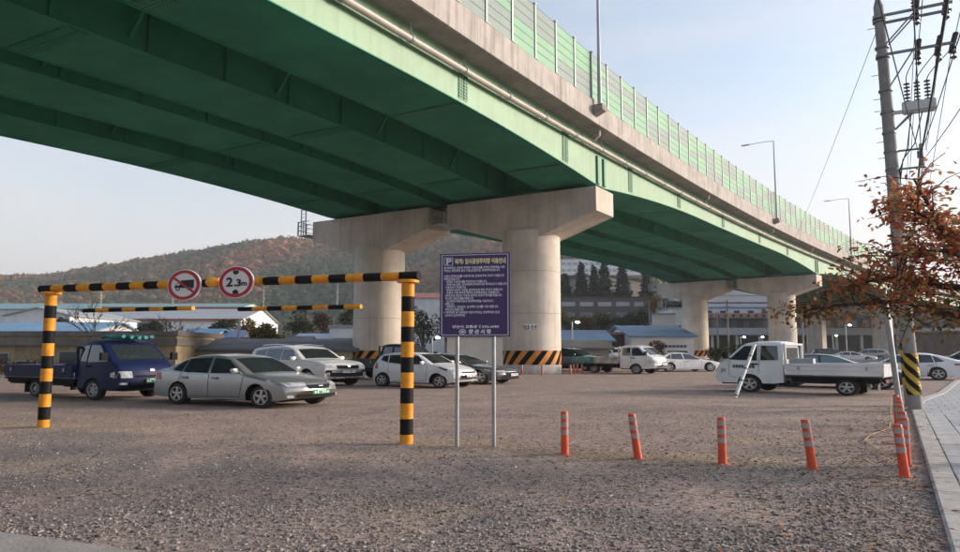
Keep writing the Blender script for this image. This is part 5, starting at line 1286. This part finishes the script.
def make_buildings():
    BLUE = mat('roof_blue', (.075, .20, .36), .5, var=.25, vscale=.6); TEALR = mat('roof_teal', (.13, .27, .27), .5, var=.2, vscale=.2); REDR = mat('roof_red', (.28, .07, .055), .6, var=.2, vscale=.4); GREYR = mat('roof_grey', (.11, .11, .115), .8, var=.3, vscale=.7); BROWN = mat('roof_brown', (.075, .058, .055), .8, var=.3, vscale=.5); PALE = wallm('wall_pale', (.55, .56, .57)); CREAM = wallm('wall_cream', (.46, .41, .30), streak=.4); YELW = wallm('wall_yellow', (.36, .285, .17), streak=.6, vscale=1.2, var=.3); WHT = wallm('wall_white', (.68, .69, .70)); BRK = wallm('wall_brick', (.19, .085, .07)); LB = mat('roof_light_blue', (.13, .26, .40), .5, var=.2, vscale=.5); LG = mat('roof_light', (.31, .33, .35), .6, var=.1, vscale=.3); CNB = mat('band_concrete', (.20, .175, .16), .9, var=.35, vscale=.8, streak=.5); STONE = wallm('wall_stone', (.26, .25, .24))
    t = bld('yellow_shed', 'low yellow walled building with dark windows behind the navy truck', -230, 176, 40, 336, 7, YELW, CNB, 'flat', wins=[(.56, .40, 1.3, .8, WIN), (.635, .26, 1.1, .45, WIN), (.735, .42, .9, .95, WIN), (.83, .4, 1.1, .8, WIN), (.35, .4, 1.3, .8, WIN), (.2, .4, 1.3, .8, WIN)])
    x0 = PX(-230, 40); hw = (PX(176, 40) - x0) / 2; MB().bbox(-hw - .15, hw + .15, -.25, 7.2, 2.1, 2.6).build('parapet_band', CNB, t)
    bld('grey_roof_shed', 'low pale shed with a wide dark grey roof behind the silver sedan', 170, 352, 43, 340.5, 6, CREAM, GREYR, 'gable', .75, wins=row(5, .5, .9, .6))
    bld('blue_roof_shed', 'long light blue roofed shed at the far left', -120, 84, 75, 321, 14, PALE, LB, 'gable', 1.7, wins=row(6, .5, 1.6, 1.2))
    bld('white_warehouse', 'white warehouse with a shallow gable behind the left gate post', 3, 68, 112, 308, 22, WHT, LG, 'gable_y', 1.6, wins=row(3, .35, 2.2, 2.4, WIN))
    bld('teal_roof_factory', 'very long factory with teal roof below the hill at the far left', -330, 232, 195, 300, 34, PALE, TEALR, 'gable', 3.2, wins=row(18, .45, 3, 1.6))
    t = bld('red_roof_factory', 'wide white factory with red roof edges in front of the hill', 68, 240, 142, 305.5, 26, WHT, LG, 'gable', 3.6, wins=row(8, .62, 1.8, 1.0) + row(5, .2, 2.6, 2.6, mat('door_grey', (.25, .26, .27), .6)), over=.5)
    hw = (PX(240, 142) - PX(68, 142)) / 2; h = PT(480, 305.5, 142).z - terrain(PX(150, 142), 142) + .1
    MB().bbox(-hw - .5, hw + .5, 12.6, 13.4, h + .1, h + .65).build('red_ridge', REDR, t); MB().bbox(-hw - .5, hw + .5, -.62, -.42, h - 3.95, h - 3.45).build('red_eave', REDR, t)
    bld('blue_roof_house', 'small house with bright blue roof left of the height sign', 176, 207, 72, 329, 8, PALE, BLUE, 'gable', 1.1); bld('blue_roof_house', 'house with dull blue roof below the height sign', 206, 236, 74, 330.5, 8, STONE, mat('roof_dull_blue', (.09, .14, .27), .6, var=.2), 'gable', 1.0)
    for i, (a, b, D, v, m, lb) in enumerate(((86, 122, 62, 337, GREYR, 'old dark roofed house above the navy truck cab'), (124, 172, 60, 338.5, BROWN, 'old brown roofed house left of the bare tree'), (232, 262, 58, 338, BROWN, 'old brown roofed house beneath the height sign'), (264, 300, 63, 337, GREYR, 'old grey roofed house behind the white suv'))): bld('old_house', lb, a, b, D, v, 7, STONE, m, 'gable', .9, wins=row(2, .55, .9, .8), group='old houses along the lane')
    bld('blue_grey_shed', 'pale blue roofed shed left of the near left column', 291, 325, 66, 334, 9, PALE, mat('roof_blue_grey', (.30, .38, .45), .5), 'gable', 1.0, wins=row(3, .5, 1, .8)); bld('white_house', 'white flat roofed house touching the near left column', 329, 362, 68, 328, 9, WHT, LG, 'flat', wins=row(3, .6, 1.1, 1.0)); bld('red_roof_hall', 'distant hall with red roof between the near columns', 408, 442, 205, 291.5, 14, PALE, REDR, 'gable', 2.4)
    bld('pale_shed', 'pale shed seen between the sign posts', 447, 503, 52, 337.5, 8, WHT, LG, 'flat')
    # centre
    bld('blue_hipped_shed', 'blue roofed shed right of the near column', 552, 612, 76, 330, 12, CREAM, BLUE, 'gable', 1.5, wins=row(4, .45, 1.2, .9)); bld('dark_shed', 'low dark grey shed behind the black suv', 548, 609, 60, 341, 7, STONE, GREYR, 'gable', .8)
    bld('maroon_shop', 'small maroon shop between the blue roofs', 604, 633, 84, 334.5, 9, wallm('wall_maroon', (.10, .035, .05)), mat('shop_trim', (.36, .22, .22), .6), 'flat', wins=row(3, .35, .9, 1.4, WINP))
    t = bld('blue_roof_warehouse', 'white warehouse with blue roof left of the second pier', 632, 694, 80, 324.5, 16, WHT, BLUE, 'gable', 1.7, wins=row(2, .2, 2.2, 1.8))
    for k in range(6): MB().bbox(.2 + k * .42, .2 + k * .42 + .33, -.06, -.02, 2.15, 2.5).build('sign_letter', mat('sign_navy', (.04, .05, .16), .5), t)
    t = bld('brown_school', 'long brown two storey building on the slope above the sheds', 556, 655, 132, 298, 12, wallm('wall_brown', (.115, .088, .085)), BROWN, 'flat', vbase=322, wins=row(5, .74, 2.3, .85, WINP) + row(5, .3, 2.1, .85, mat('window_mid', (.16, .17, .18), .3)))
    bld('white_apartments', 'white apartment block behind the conifers', 558, 646, 262, 259.5, 14, WHT, LG, 'flat', vbase=275, wins=row(14, .72, 1.5, 1.2, WINP) + row(14, .3, 1.5, 1.2, WINP))
    for a, b, D, v, lb in ((654, 676, 104, 315, 'small white house left of the second pier'), (672, 694, 118, 309, 'higher white house behind the second pier')): bld('white_house', lb, a, b, D, v, 8, WHT, LG, 'flat', wins=row(2, .6, 1.2, 1.0), group='white houses on the slope')
    # right: big layered building behind the second and third piers
    D = 146.; x0, x1 = PX(686, D), PX(990, D); xc = (x0 + x1) / 2; w = x1 - x0; hw = w / 2
    T = thing('terminal_building', (xc, D, 0), 0, 'large pale layered building with dark ground floor behind the piers', 'building')
    zz = lambda v: PT(480, v, D).z
    MB().bbox(-hw, hw, 5, 26, 0, zz(335)).build('ground_floor', wallm('floor_dark', (.035, .038, .04)), T)
    for i in range(13): xx = -hw + .4 + (w - .8) * i / 12; MB().bbox(xx - .25, xx + .25, .2, .7, 0, zz(335)).build('pillar', PALE, T)
    MB().bbox(-hw - .3, hw + .3, -.3, 26, zz(335), zz(328)).build('canopy_band', mat('canopy_pale', (.42, .44, .47), .6, var=.1, vscale=.2), T)
    f = MB().bbox(-hw, hw, 1, 26, zz(328), zz(318)).build('window_band', wallm('band_dark', (.075, .08, .085)), T)
    for i in range(24): xx = -hw + (w) * (i + .5) / 24; MB().bbox(xx - .72, xx + .72, .9, .99, zz(327), zz(319.3)).build('pane', WIN, f)
    MB().bbox(-hw - .1, hw + .1, .4, 26, zz(318), zz(313)).build('brick_band', wallm('band_pink', (.36, .22, .18)), T)
    for i in range(40): xx = -hw + w * (i + .5) / 40; MB().bbox(xx - .3, xx + .3, .33, .399, zz(317), zz(314.5)).build('opening', WIN, T)
    u = MB().bbox(-hw, hw * .55, 8, 26, zz(313), zz(279)).build('upper_hall', mat('hall_white', (.50, .52, .55), .6, var=.08, vscale=.2), T)
    for v0, v1, m in ((306.5, 304.5, BLUE), (301, 299.5, GREYR), (293, 292, LG)): MB().bbox(-hw, hw * .55, 7.9, 7.99, zz(v0), zz(v1)).build('facade_band', m, u)
    for i in range(16): xx = -hw + (hw * 1.55) * (i + .5) / 16; MB().bbox(xx - .6, xx + .6, 7.85, 7.95, zz(311), zz(308.5)).build('pane', WIN, u)
    # brown slope wall and guard rail on the right
    T = thing('retaining_wall', (PX(985, 74), 74, 0), -.1, 'brown stone retaining wall at the right behind the dark suv', 'wall'); MB().bbox(-7.6, 16, 0, .6, 0, 4.0).build('stone_face', wallm('wall_earth', (.10, .075, .06), bump=.6, bscale=3, var=.4, vscale=1.5), T); MB().bbox(-7.6, 16, -.2, .62, 4.0, 4.2).build('coping', CNB, T)
    T = thing('guard_rail', (PX(900, 47), 47, 0), -.3, 'grey steel guard rail behind the right hand cars', 'guard rail')
    MB().bbox(-12, 12, -.05, .05, .5, .82).build('rail', GALV, T)
    for i in range(13): MB().bbox(-12 + 2 * i - .06, -12 + 2 * i + .06, .05, .17, 0, .8).build('post', GALV, T)
make_buildings()

# ------------------------------------------------------------------ street lamps and poles beyond
LIT = mat('lamp_lit', (.9, .95, .9), .3, emit=(.9, 1., .92, 14))
def far_lamp(u, v, D, label, lit=True):
    p = PT(u, v, D); z0 = terrain(p.x, D) if D > 60 else 0; T = thing('street_lamp', (p.x, D, z0), 0, label, 'street lamp', 'street lamps beyond the lot')
    MB().tube([(0, 0, 0), (0, 0, p.z - z0)], [.09, .06], 8).build('pole', STEEL, T, smooth=True)
    MB().bar((-.1, 0, p.z - z0 + .04), (.55, 0, p.z - z0 + .12), .06).build('arm', STEEL, T)
    MB().lathe([(.001, -.10), (.14, -.08), (.19, 0), (.14, .07), (.001, .10)], 12, (.5, 0, p.z - z0 - .02)).build('lamp_head', LIT if lit else STEEL, T, smooth=True)
for u, v, D, lb in ((572, 322, 64, 'lit lamp right of the near column above the blue roof'), (632, 327, 92, 'small lit lamp above the maroon shop'), (432, 337.5, 62, 'lit lamp seen left of the purple sign'), (740.5, 337, 96, 'lit lamp left of the second pier right column'), (759, 337, 100, 'lit lamp beside the second pier right column'), (832.5, 335.5, 98, 'lit lamp right of the third pier'), (845.5, 325, 88, 'taller lit lamp under the autumn branches')): far_lamp(u, v, D, lb)
def plain_pole(u, v, D, label, arm=False):
    p = PT(u, v, D); z0 = terrain(p.x, D); T = thing('utility_pole', (p.x, D, z0), 0, label, 'utility pole', 'poles of the lane beyond the lot'); h = p.z - z0
    MB().tube([(0, 0, 0), (0, 0, h)], [.14, .09], 8).build('shaft', PCON, T, smooth=True); MB().bar((-.6, 0, h - .4), (.6, 0, h - .4), .08).bar((-.4, 0, h - 1.1), (.4, 0, h - 1.1), .07).build('crossarm', ARM, T)
for u, v, D, lb in ((239, 320, 68, 'thin pole under the height sign'), (263, 322, 72, 'thin pole left of the yellow tree'), (281, 320, 70, 'thin pole right of the yellow tree'), (291, 331, 66, 'short pole beside the pale blue shed'), (334, 317, 74, 'thin pole left of the near left column'), (136, 328, 64, 'short blue topped pole above the navy truck'), (649, 300, 100, 'pole on the slope left of the second pier'), (717, 312, 84, 'pole between the second pier columns'), (727, 300, 92, 'taller pole between the second pier columns'), (802, 316, 90, 'pole right of the second pier')): plain_pole(u, v, D, lb)

# ------------------------------------------------------------------ trees and shrubs beyond
def crown_tree(name, label, u, D, vtop, vbase, wpx, stops, n=900, leaf=.3, cat='tree', group=None, shape='round', z0=None):
    rng = np.random.default_rng(abs(hash((u, D))) % 99991); pt, pb = PT(u, vtop, D), PT(u, vbase, D); zb = terrain(pt.x, D) if D > 60 else 0.
    if z0 is not None: zb = z0
    rx = wpx / 2 / FPX * D; T = thing(name, (pt.x, D, zb), 0, label, cat, group); top = pt.z - zb; bot = max(.05, pb.z - zb)
    P = []
    if shape == 'round':
        nb = 9; cs = [(rng.normal(0, .42, 3) * np.array([1, 1, .8])) for _ in range(nb)]
        for _ in range(n):
            c = cs[rng.integers(nb)]; v = rng.normal(0, 1, 3); v /= np.linalg.norm(v); q = c + v * .52 * rng.uniform(.55, 1.05); q = np.clip(q, -1.1, 1.1)
            P.append((q[0] * rx, q[1] * rx, (bot + top) / 2 + q[2] * (top - bot) / 2))
        for k in range(5):
            c = cs[k]; MB().tube([(0, 0, bot * .6), (c[0] * rx * .5, c[1] * rx * .5, (bot + top) / 2 * .8), (c[0] * rx, c[1] * rx, (bot + top) / 2 + c[2] * (top - bot) / 2)], [.07, .05, .02], 5).build('limb', mat('bark_far', (.05, .042, .035), .9), T)
    else:
        for _ in range(n):
            t = rng.uniform(0, 1) ** .75; z = top - (top - bot) * t; rr = rx * (t * .92 + .06) * (1 + .18 * math.sin(t * 26 + rng.uniform(-.6, .6))); a = rng.uniform(0, 2 * np.pi); k = rng.uniform(.35, 1) ** .6
            P.append((rr * k * math.cos(a), rr * k * math.sin(a), z))
    V, F = leaf_cloud(P, leaf, rng, 'x', stops, curl=.2)
    cr = link('crown', np_mesh('crown', V, F, island_mat('leaf_' + name + '_' + str(len(MATS)) if False else 'leaf_' + '_'.join('%d' % int(c * 1000) for _, cc in stops for c in cc[:1]), stops, .8, .2)), T); cr['kind'] = 'stuff'
    MB().tube([(0, 0, -.2), (.03, 0, bot * .6 + .3), (0, .02, (bot + top) * .5)], [max(.08, rx * .07), max(.06, rx * .05), .03], 7).build('trunk', mat('bark_far', (.05, .042, .035), .9), T)
    return T
CONI = [(0, (.010, .022, .014)), (.5, (.018, .036, .022)), (1, (.030, .050, .028))]; GRN = [(0, (.020, .032, .012)), (.5, (.042, .055, .02)), (1, (.075, .075, .026))]; ORA = [(0, (.07, .05, .015)), (.5, (.15, .085, .02)), (1, (.19, .12, .03))]; YLO = [(0, (.09, .075, .015)), (.5, (.15, .12, .022)), (1, (.10, .10, .03))]; BRN = [(0, (.04, .025, .015)), (.5, (.09, .045, .022)), (1, (.11, .07, .03))]
def make_plants():
    for i, (u, v, w, lb) in enumerate(((565, 273, 16, 'dark conifer half hidden behind the near column'), (581, 262, 18, 'tall dark conifer, second from the near column'), (594, 266, 14, 'narrow dark conifer, third from the near column'), (604, 258, 20, 'tallest dark conifer in front of the white apartments'), (622, 262, 22, 'broad dark conifer, fifth from the near column'), (646, 262, 16, 'dark conifer nearest the second pier'))):
        crown_tree('conifer', lb, u, 165, v, 301, w * .98, CONI, 1500, .8, group='conifers on the slope', shape='cone', z0=PT(u, 303, 165).z)
    for i, (u, D, vt, vb, w, st, lb) in enumerate(((566, 105, 308, 330, 22, YLO, 'yellow green tree beside the near column'), (585, 108, 312, 332, 20, ORA, 'orange tree right of the lit lamp'), (601, 112, 309, 334, 26, GRN, 'dark green tree below the brown school'), (620, 110, 314, 336, 24, GRN, 'green tree above the maroon shop'), (641, 106, 308, 332, 24, GRN, 'green tree left of the second pier'), (654, 128, 287, 312, 16, ORA, 'tall orange tree beside the second pier platform'), (676, 125, 296, 314, 22, GRN, 'green tree behind the second pier cap'), (268, 60, 325, 346, 26, YLO, 'yellowing tree behind the white suv'), (455, 75, 318, 348, 26, BRN, 'brown tree left of the purple sign'), (478, 66, 334, 350, 26, GRN, 'green shrub tree behind the purple sign'), (424, 82, 300, 345, 30, GRN, 'green tree between the near column and the sign'))):
        crown_tree('broadleaf_tree', lb, u, D, vt, vb, w, st, 1100, .38, group='broadleaf trees beyond the lot')
    for u, D, vt, vb, w, st, lb in ((62, 90, 316, 336, 20, GRN, 'dark green tree right of the left gate post'), (112, 84, 320, 337, 26, BRN, 'brown tree behind the spreading bare tree'), (150, 80, 322, 338, 20, GRN, 'green tree left of the crossed-out truck sign'), (222, 86, 320, 336, 22, GRN, 'green tree behind the bright blue roof'), (248, 92, 314, 338, 24, ORA, 'orange tree under the height sign'), (302, 90, 312, 336, 30, GRN, 'large green tree above the pale blue shed'), (324, 96, 308, 334, 26, BRN, 'brown tree left of the near left column'), (348, 100, 306, 332, 24, GRN, 'green tree touching the near left column')):
        crown_tree('broadleaf_tree', lb, u, D, vt, vb, w, st, 900, .42, group='broadleaf trees beyond the lot')
    for u, D, vt, vb, w, st, lb in ((659, 56, 340, 352, 14, BRN, 'round brown shrub right of the teal truck'), (735, 50, 341, 357, 18, GRN, 'green shrub behind the white truck cab'), (716, 48, 346, 359, 22, GRN, 'low green shrub beside the second pier left column'), (748, 47, 347, 358, 16, BRN, 'brown shrub hidden behind the white truck cab'), (10, 38, 357, 373, 60, BRN, 'dry brush heap at the left edge'), (-30, 37, 357, 373, 60, BRN, 'dry brush beyond the left edge'), (795, 52, 349, 359, 26, GRN, 'low shrub behind the black sedan')):
        crown_tree('shrub', lb, u, D, vt, vb, w, st, 700, .16, 'shrub', 'shrubs around the lot')
    # bare trees
    def bare(u, D, vt, label, sd_):
        rng = random.Random(sd_); p = PT(u, vt, D); z0 = terrain(p.x, D) if D > 60 else 0; H = p.z - z0; T = thing('bare_tree', (p.x, D, z0), 0, label, 'tree', 'bare trees at the left'); m = mat('bark_grey', (.075, .06, .055), .9)
        MB().tube([(0, 0, -.2), (.05, 0, H * .25), (0, .05, H * .42)], [.16, .12, .10], 8).build('trunk', m, T)
        mb = MB()
        def grow(a, d, L_, r, k):
            b = a + d * L_; mid = a.lerp(b, .5) + Vector((rng.uniform(-.1, .1), rng.uniform(-.1, .1), .05)) * L_; mb.tube([a, mid, b], [r, r * .8, r * .6], 5, caps=False)
            if k <= 0: return
            for _ in range(3 if k > 1 else 4):
                nd = (d + Vector((rng.uniform(-.8, .8), rng.uniform(-.8, .8), rng.uniform(-.15, .55)))).normalized(); grow(a.lerp(b, rng.uniform(.5, 1)), nd, L_ * rng.uniform(.55, .8), r * .62, k - 1)
        for i in range(6):
            an = i * 1.05 + rng.uniform(-.3, .3); grow(Vector((0, .03, H * (.28 + .03 * i))), Vector((math.cos(an) * .8, math.sin(an) * .8, .75)).normalized(), H * .27, .055, 3)
        o = mb.build('branches', m, T); o['kind'] = 'stuff'
    bare(96, 62, 297, 'spreading bare tree between the left gate post and the signs', 3); bare(170, 56, 309, 'smaller bare tree behind the silver sedan', 8)
make_plants()

# ------------------------------------------------------------------ loose stones, leaves, straw
def make_litter():
    rng = np.random.default_rng(21)
    V0, F0 = ico(1)
    def keep(x, y): # on the gravel only
        t = (x - K0.x) * N1.x + (y - K0.y) * N1.y; return t < -.03
    N_ = 80000; y = 3.9 / (1 - rng.uniform(0, 1, N_) * (1 - 3.9 / 15)); x = rng.uniform(-.76, .76, N_) * y
    k = np.array([keep(a, b) and not (b < 6.5 - .42 * (a + 8) * 0 and a < -1.2 and b < 4.88 - (a + 3.17) * .39) for a, b in zip(x, y)]); x, y = x[k], y[k]
    dens = np.array([noise.fractal((a * .8, b * 1.1, 2.), .9, 2.1, 3) for a, b in zip(x, y)]); k = rng.uniform(-.5, .9, len(x)) < dens + .35; x, y = x[k], y[k]; n = len(x)
    r = rng.gamma(2.0, .0026, n) + .0035; r = np.minimum(r, .019)
    z = np.array([lot_z(a, b) for a, b in zip(x, y)])
    sh = rng.uniform(.55, 1.3, (n, 1, 3)) * np.array([1, 1, .7]); J = V0[None] * (1 + rng.normal(0, .18, (n, len(V0), 1))) * sh * r[:, None, None]
    a = rng.uniform(0, 6.28, n); c, s_ = np.cos(a)[:, None], np.sin(a)[:, None]; X = J[..., 0] * c - J[..., 1] * s_; Y = J[..., 0] * s_ + J[..., 1] * c
    V = np.stack([X + x[:, None], Y + y[:, None], J[..., 2] + (z + r * .25)[:, None]], 2).reshape(-1, 3); F = (F0[None] + (np.arange(n) * len(V0))[:, None, None]).reshape(-1, 3)
    st = [(0, (.085, .075, .073)), (.3, (.16, .14, .135)), (.55, (.25, .205, .18)), (.8, (.32, .27, .24)), (.95, (.36, .32, .295)), (1, (.46, .43, .41))]
    tag(link('loose_stones', np_mesh('loose_stones', V, F, island_mat('stone_mix', st, .9))), 'loose crushed stones scattered over the lot', 'gravel', kind='stuff')
    # dry leaves, thicker toward the kerb
    P = []
    for _ in range(34000):
        yy = rng.uniform(4, 16); xx = rng.uniform(-1.5, 9.5); t = (xx - K0.x) * N1.x + (yy - K0.y) * N1.y
        pr = math.exp(-abs(t + .3) / .55) * .8 + .05 * (xx > 1.0) if t < 1.6 else 0
        if t > .2: pr *= .22
        d = min(seg_d(xx, yy, BOLLARD_ROW[i], BOLLARD_ROW[i + 1]) for i in range(3)); pr += .35 * math.exp(-d / .35)
        if noise.fractal((xx * 1.1, yy * 1.1, 9.), .9, 2.1, 3) < -.05: pr *= .25
        if rng.random() < pr * .55: P.append((xx, yy, (.056 if t > -.01 else lot_z(xx, yy) + .02)))
    V, F = leaf_cloud(P, .075, rng, 'x', None, curl=.35); V = V.reshape(-1, 6, 3); c = V.mean(1, keepdims=True); V = c + (V - c) * np.array([1, 1, .35]); V = V.reshape(-1, 3)
    tag(link('fallen_leaves', np_mesh('fallen_leaves', V, F, island_mat('dry_leaf', [(0, (.07, .035, .02)), (.35, (.17, .085, .045)), (.65, (.27, .14, .065)), (.88, (.36, .17, .06)), (1, (.38, .27, .16))], .8))), 'dry brown leaves drifted along the kerb and posts', 'leaves', kind='stuff')
    # straw along the line of posts
    Vs = []; Fs = []; line = [(-.97, 9.75), (.2, 9.25), (1.0, 8.7), (1.78, 8.3), (3.4, 7.9)]
    for _ in range(2000):
        i = rng.integers(4); t = rng.random(); ax_, ay_ = line[i]; bx, by = line[i + 1]; xx = ax_ + (bx - ax_) * t + rng.normal(0, .38); yy = ay_ + (by - ay_) * t + rng.normal(0, .30); a = rng.uniform(0, 6.28); L_ = rng.uniform(.04, .16); zz = lot_z(xx, yy) + .006
        d = np.array([math.cos(a), math.sin(a), rng.uniform(0, .25)]) * L_; s_ = np.array([-math.sin(a), math.cos(a), 0]) * .003; p = np.array([xx, yy, zz]); o = len(Vs) * 4; Vs.append([p - s_, p + s_, p + d + s_ * .5, p + d - s_ * .5]); Fs.append([o, o + 1, o + 2, o + 3])
    tag(link('straw', np_mesh('straw', np.array(Vs).reshape(-1, 3), Fs, island_mat('straw_mix', [(0, (.17, .12, .07)), (.6, (.27, .20, .12)), (1, (.36, .28, .18))], .9))), 'dry straw scattered around the sign posts and orange posts', 'straw', kind='stuff')
make_litter()

# ------------------------------------------------------------------ air
def make_haze():
    hz = MB().bbox(-2600, 2600, -2600, 2600, -2, 320).build('haze', bpy.data.materials.new('haze_air')); m = hz.data.materials[0]; m.use_nodes = True; nt = m.node_tree; nt.nodes.clear()
    out = nt.nodes.new('ShaderNodeOutputMaterial'); v = nt.nodes.new('ShaderNodeVolumePrincipled'); v.inputs['Color'].default_value = (.86, .9, 1., 1); v.inputs['Density'].default_value = HAZE; v.inputs['Anisotropy'].default_value = .2
    nt.links.new(v.outputs[0], out.inputs['Volume']); tag(hz, 'pale air haze over the whole place', 'haze', kind='stuff')
HAZE = .00045
make_haze()

# ------------------------------------------------------------------ flatten heights as the picture shows them
def flatten():
    bpy.context.view_layer.update()
    seen = set(); Mz = Matrix.Diagonal((1, 1, K, 1))
    for o in S.objects:
        if o.type == 'MESH' and o.data.name not in seen:
            seen.add(o.data.name); o.data.transform(Mz); o.data.update()
        if o.type in ('MESH', 'EMPTY'):
            o.location.z *= K
flatten()
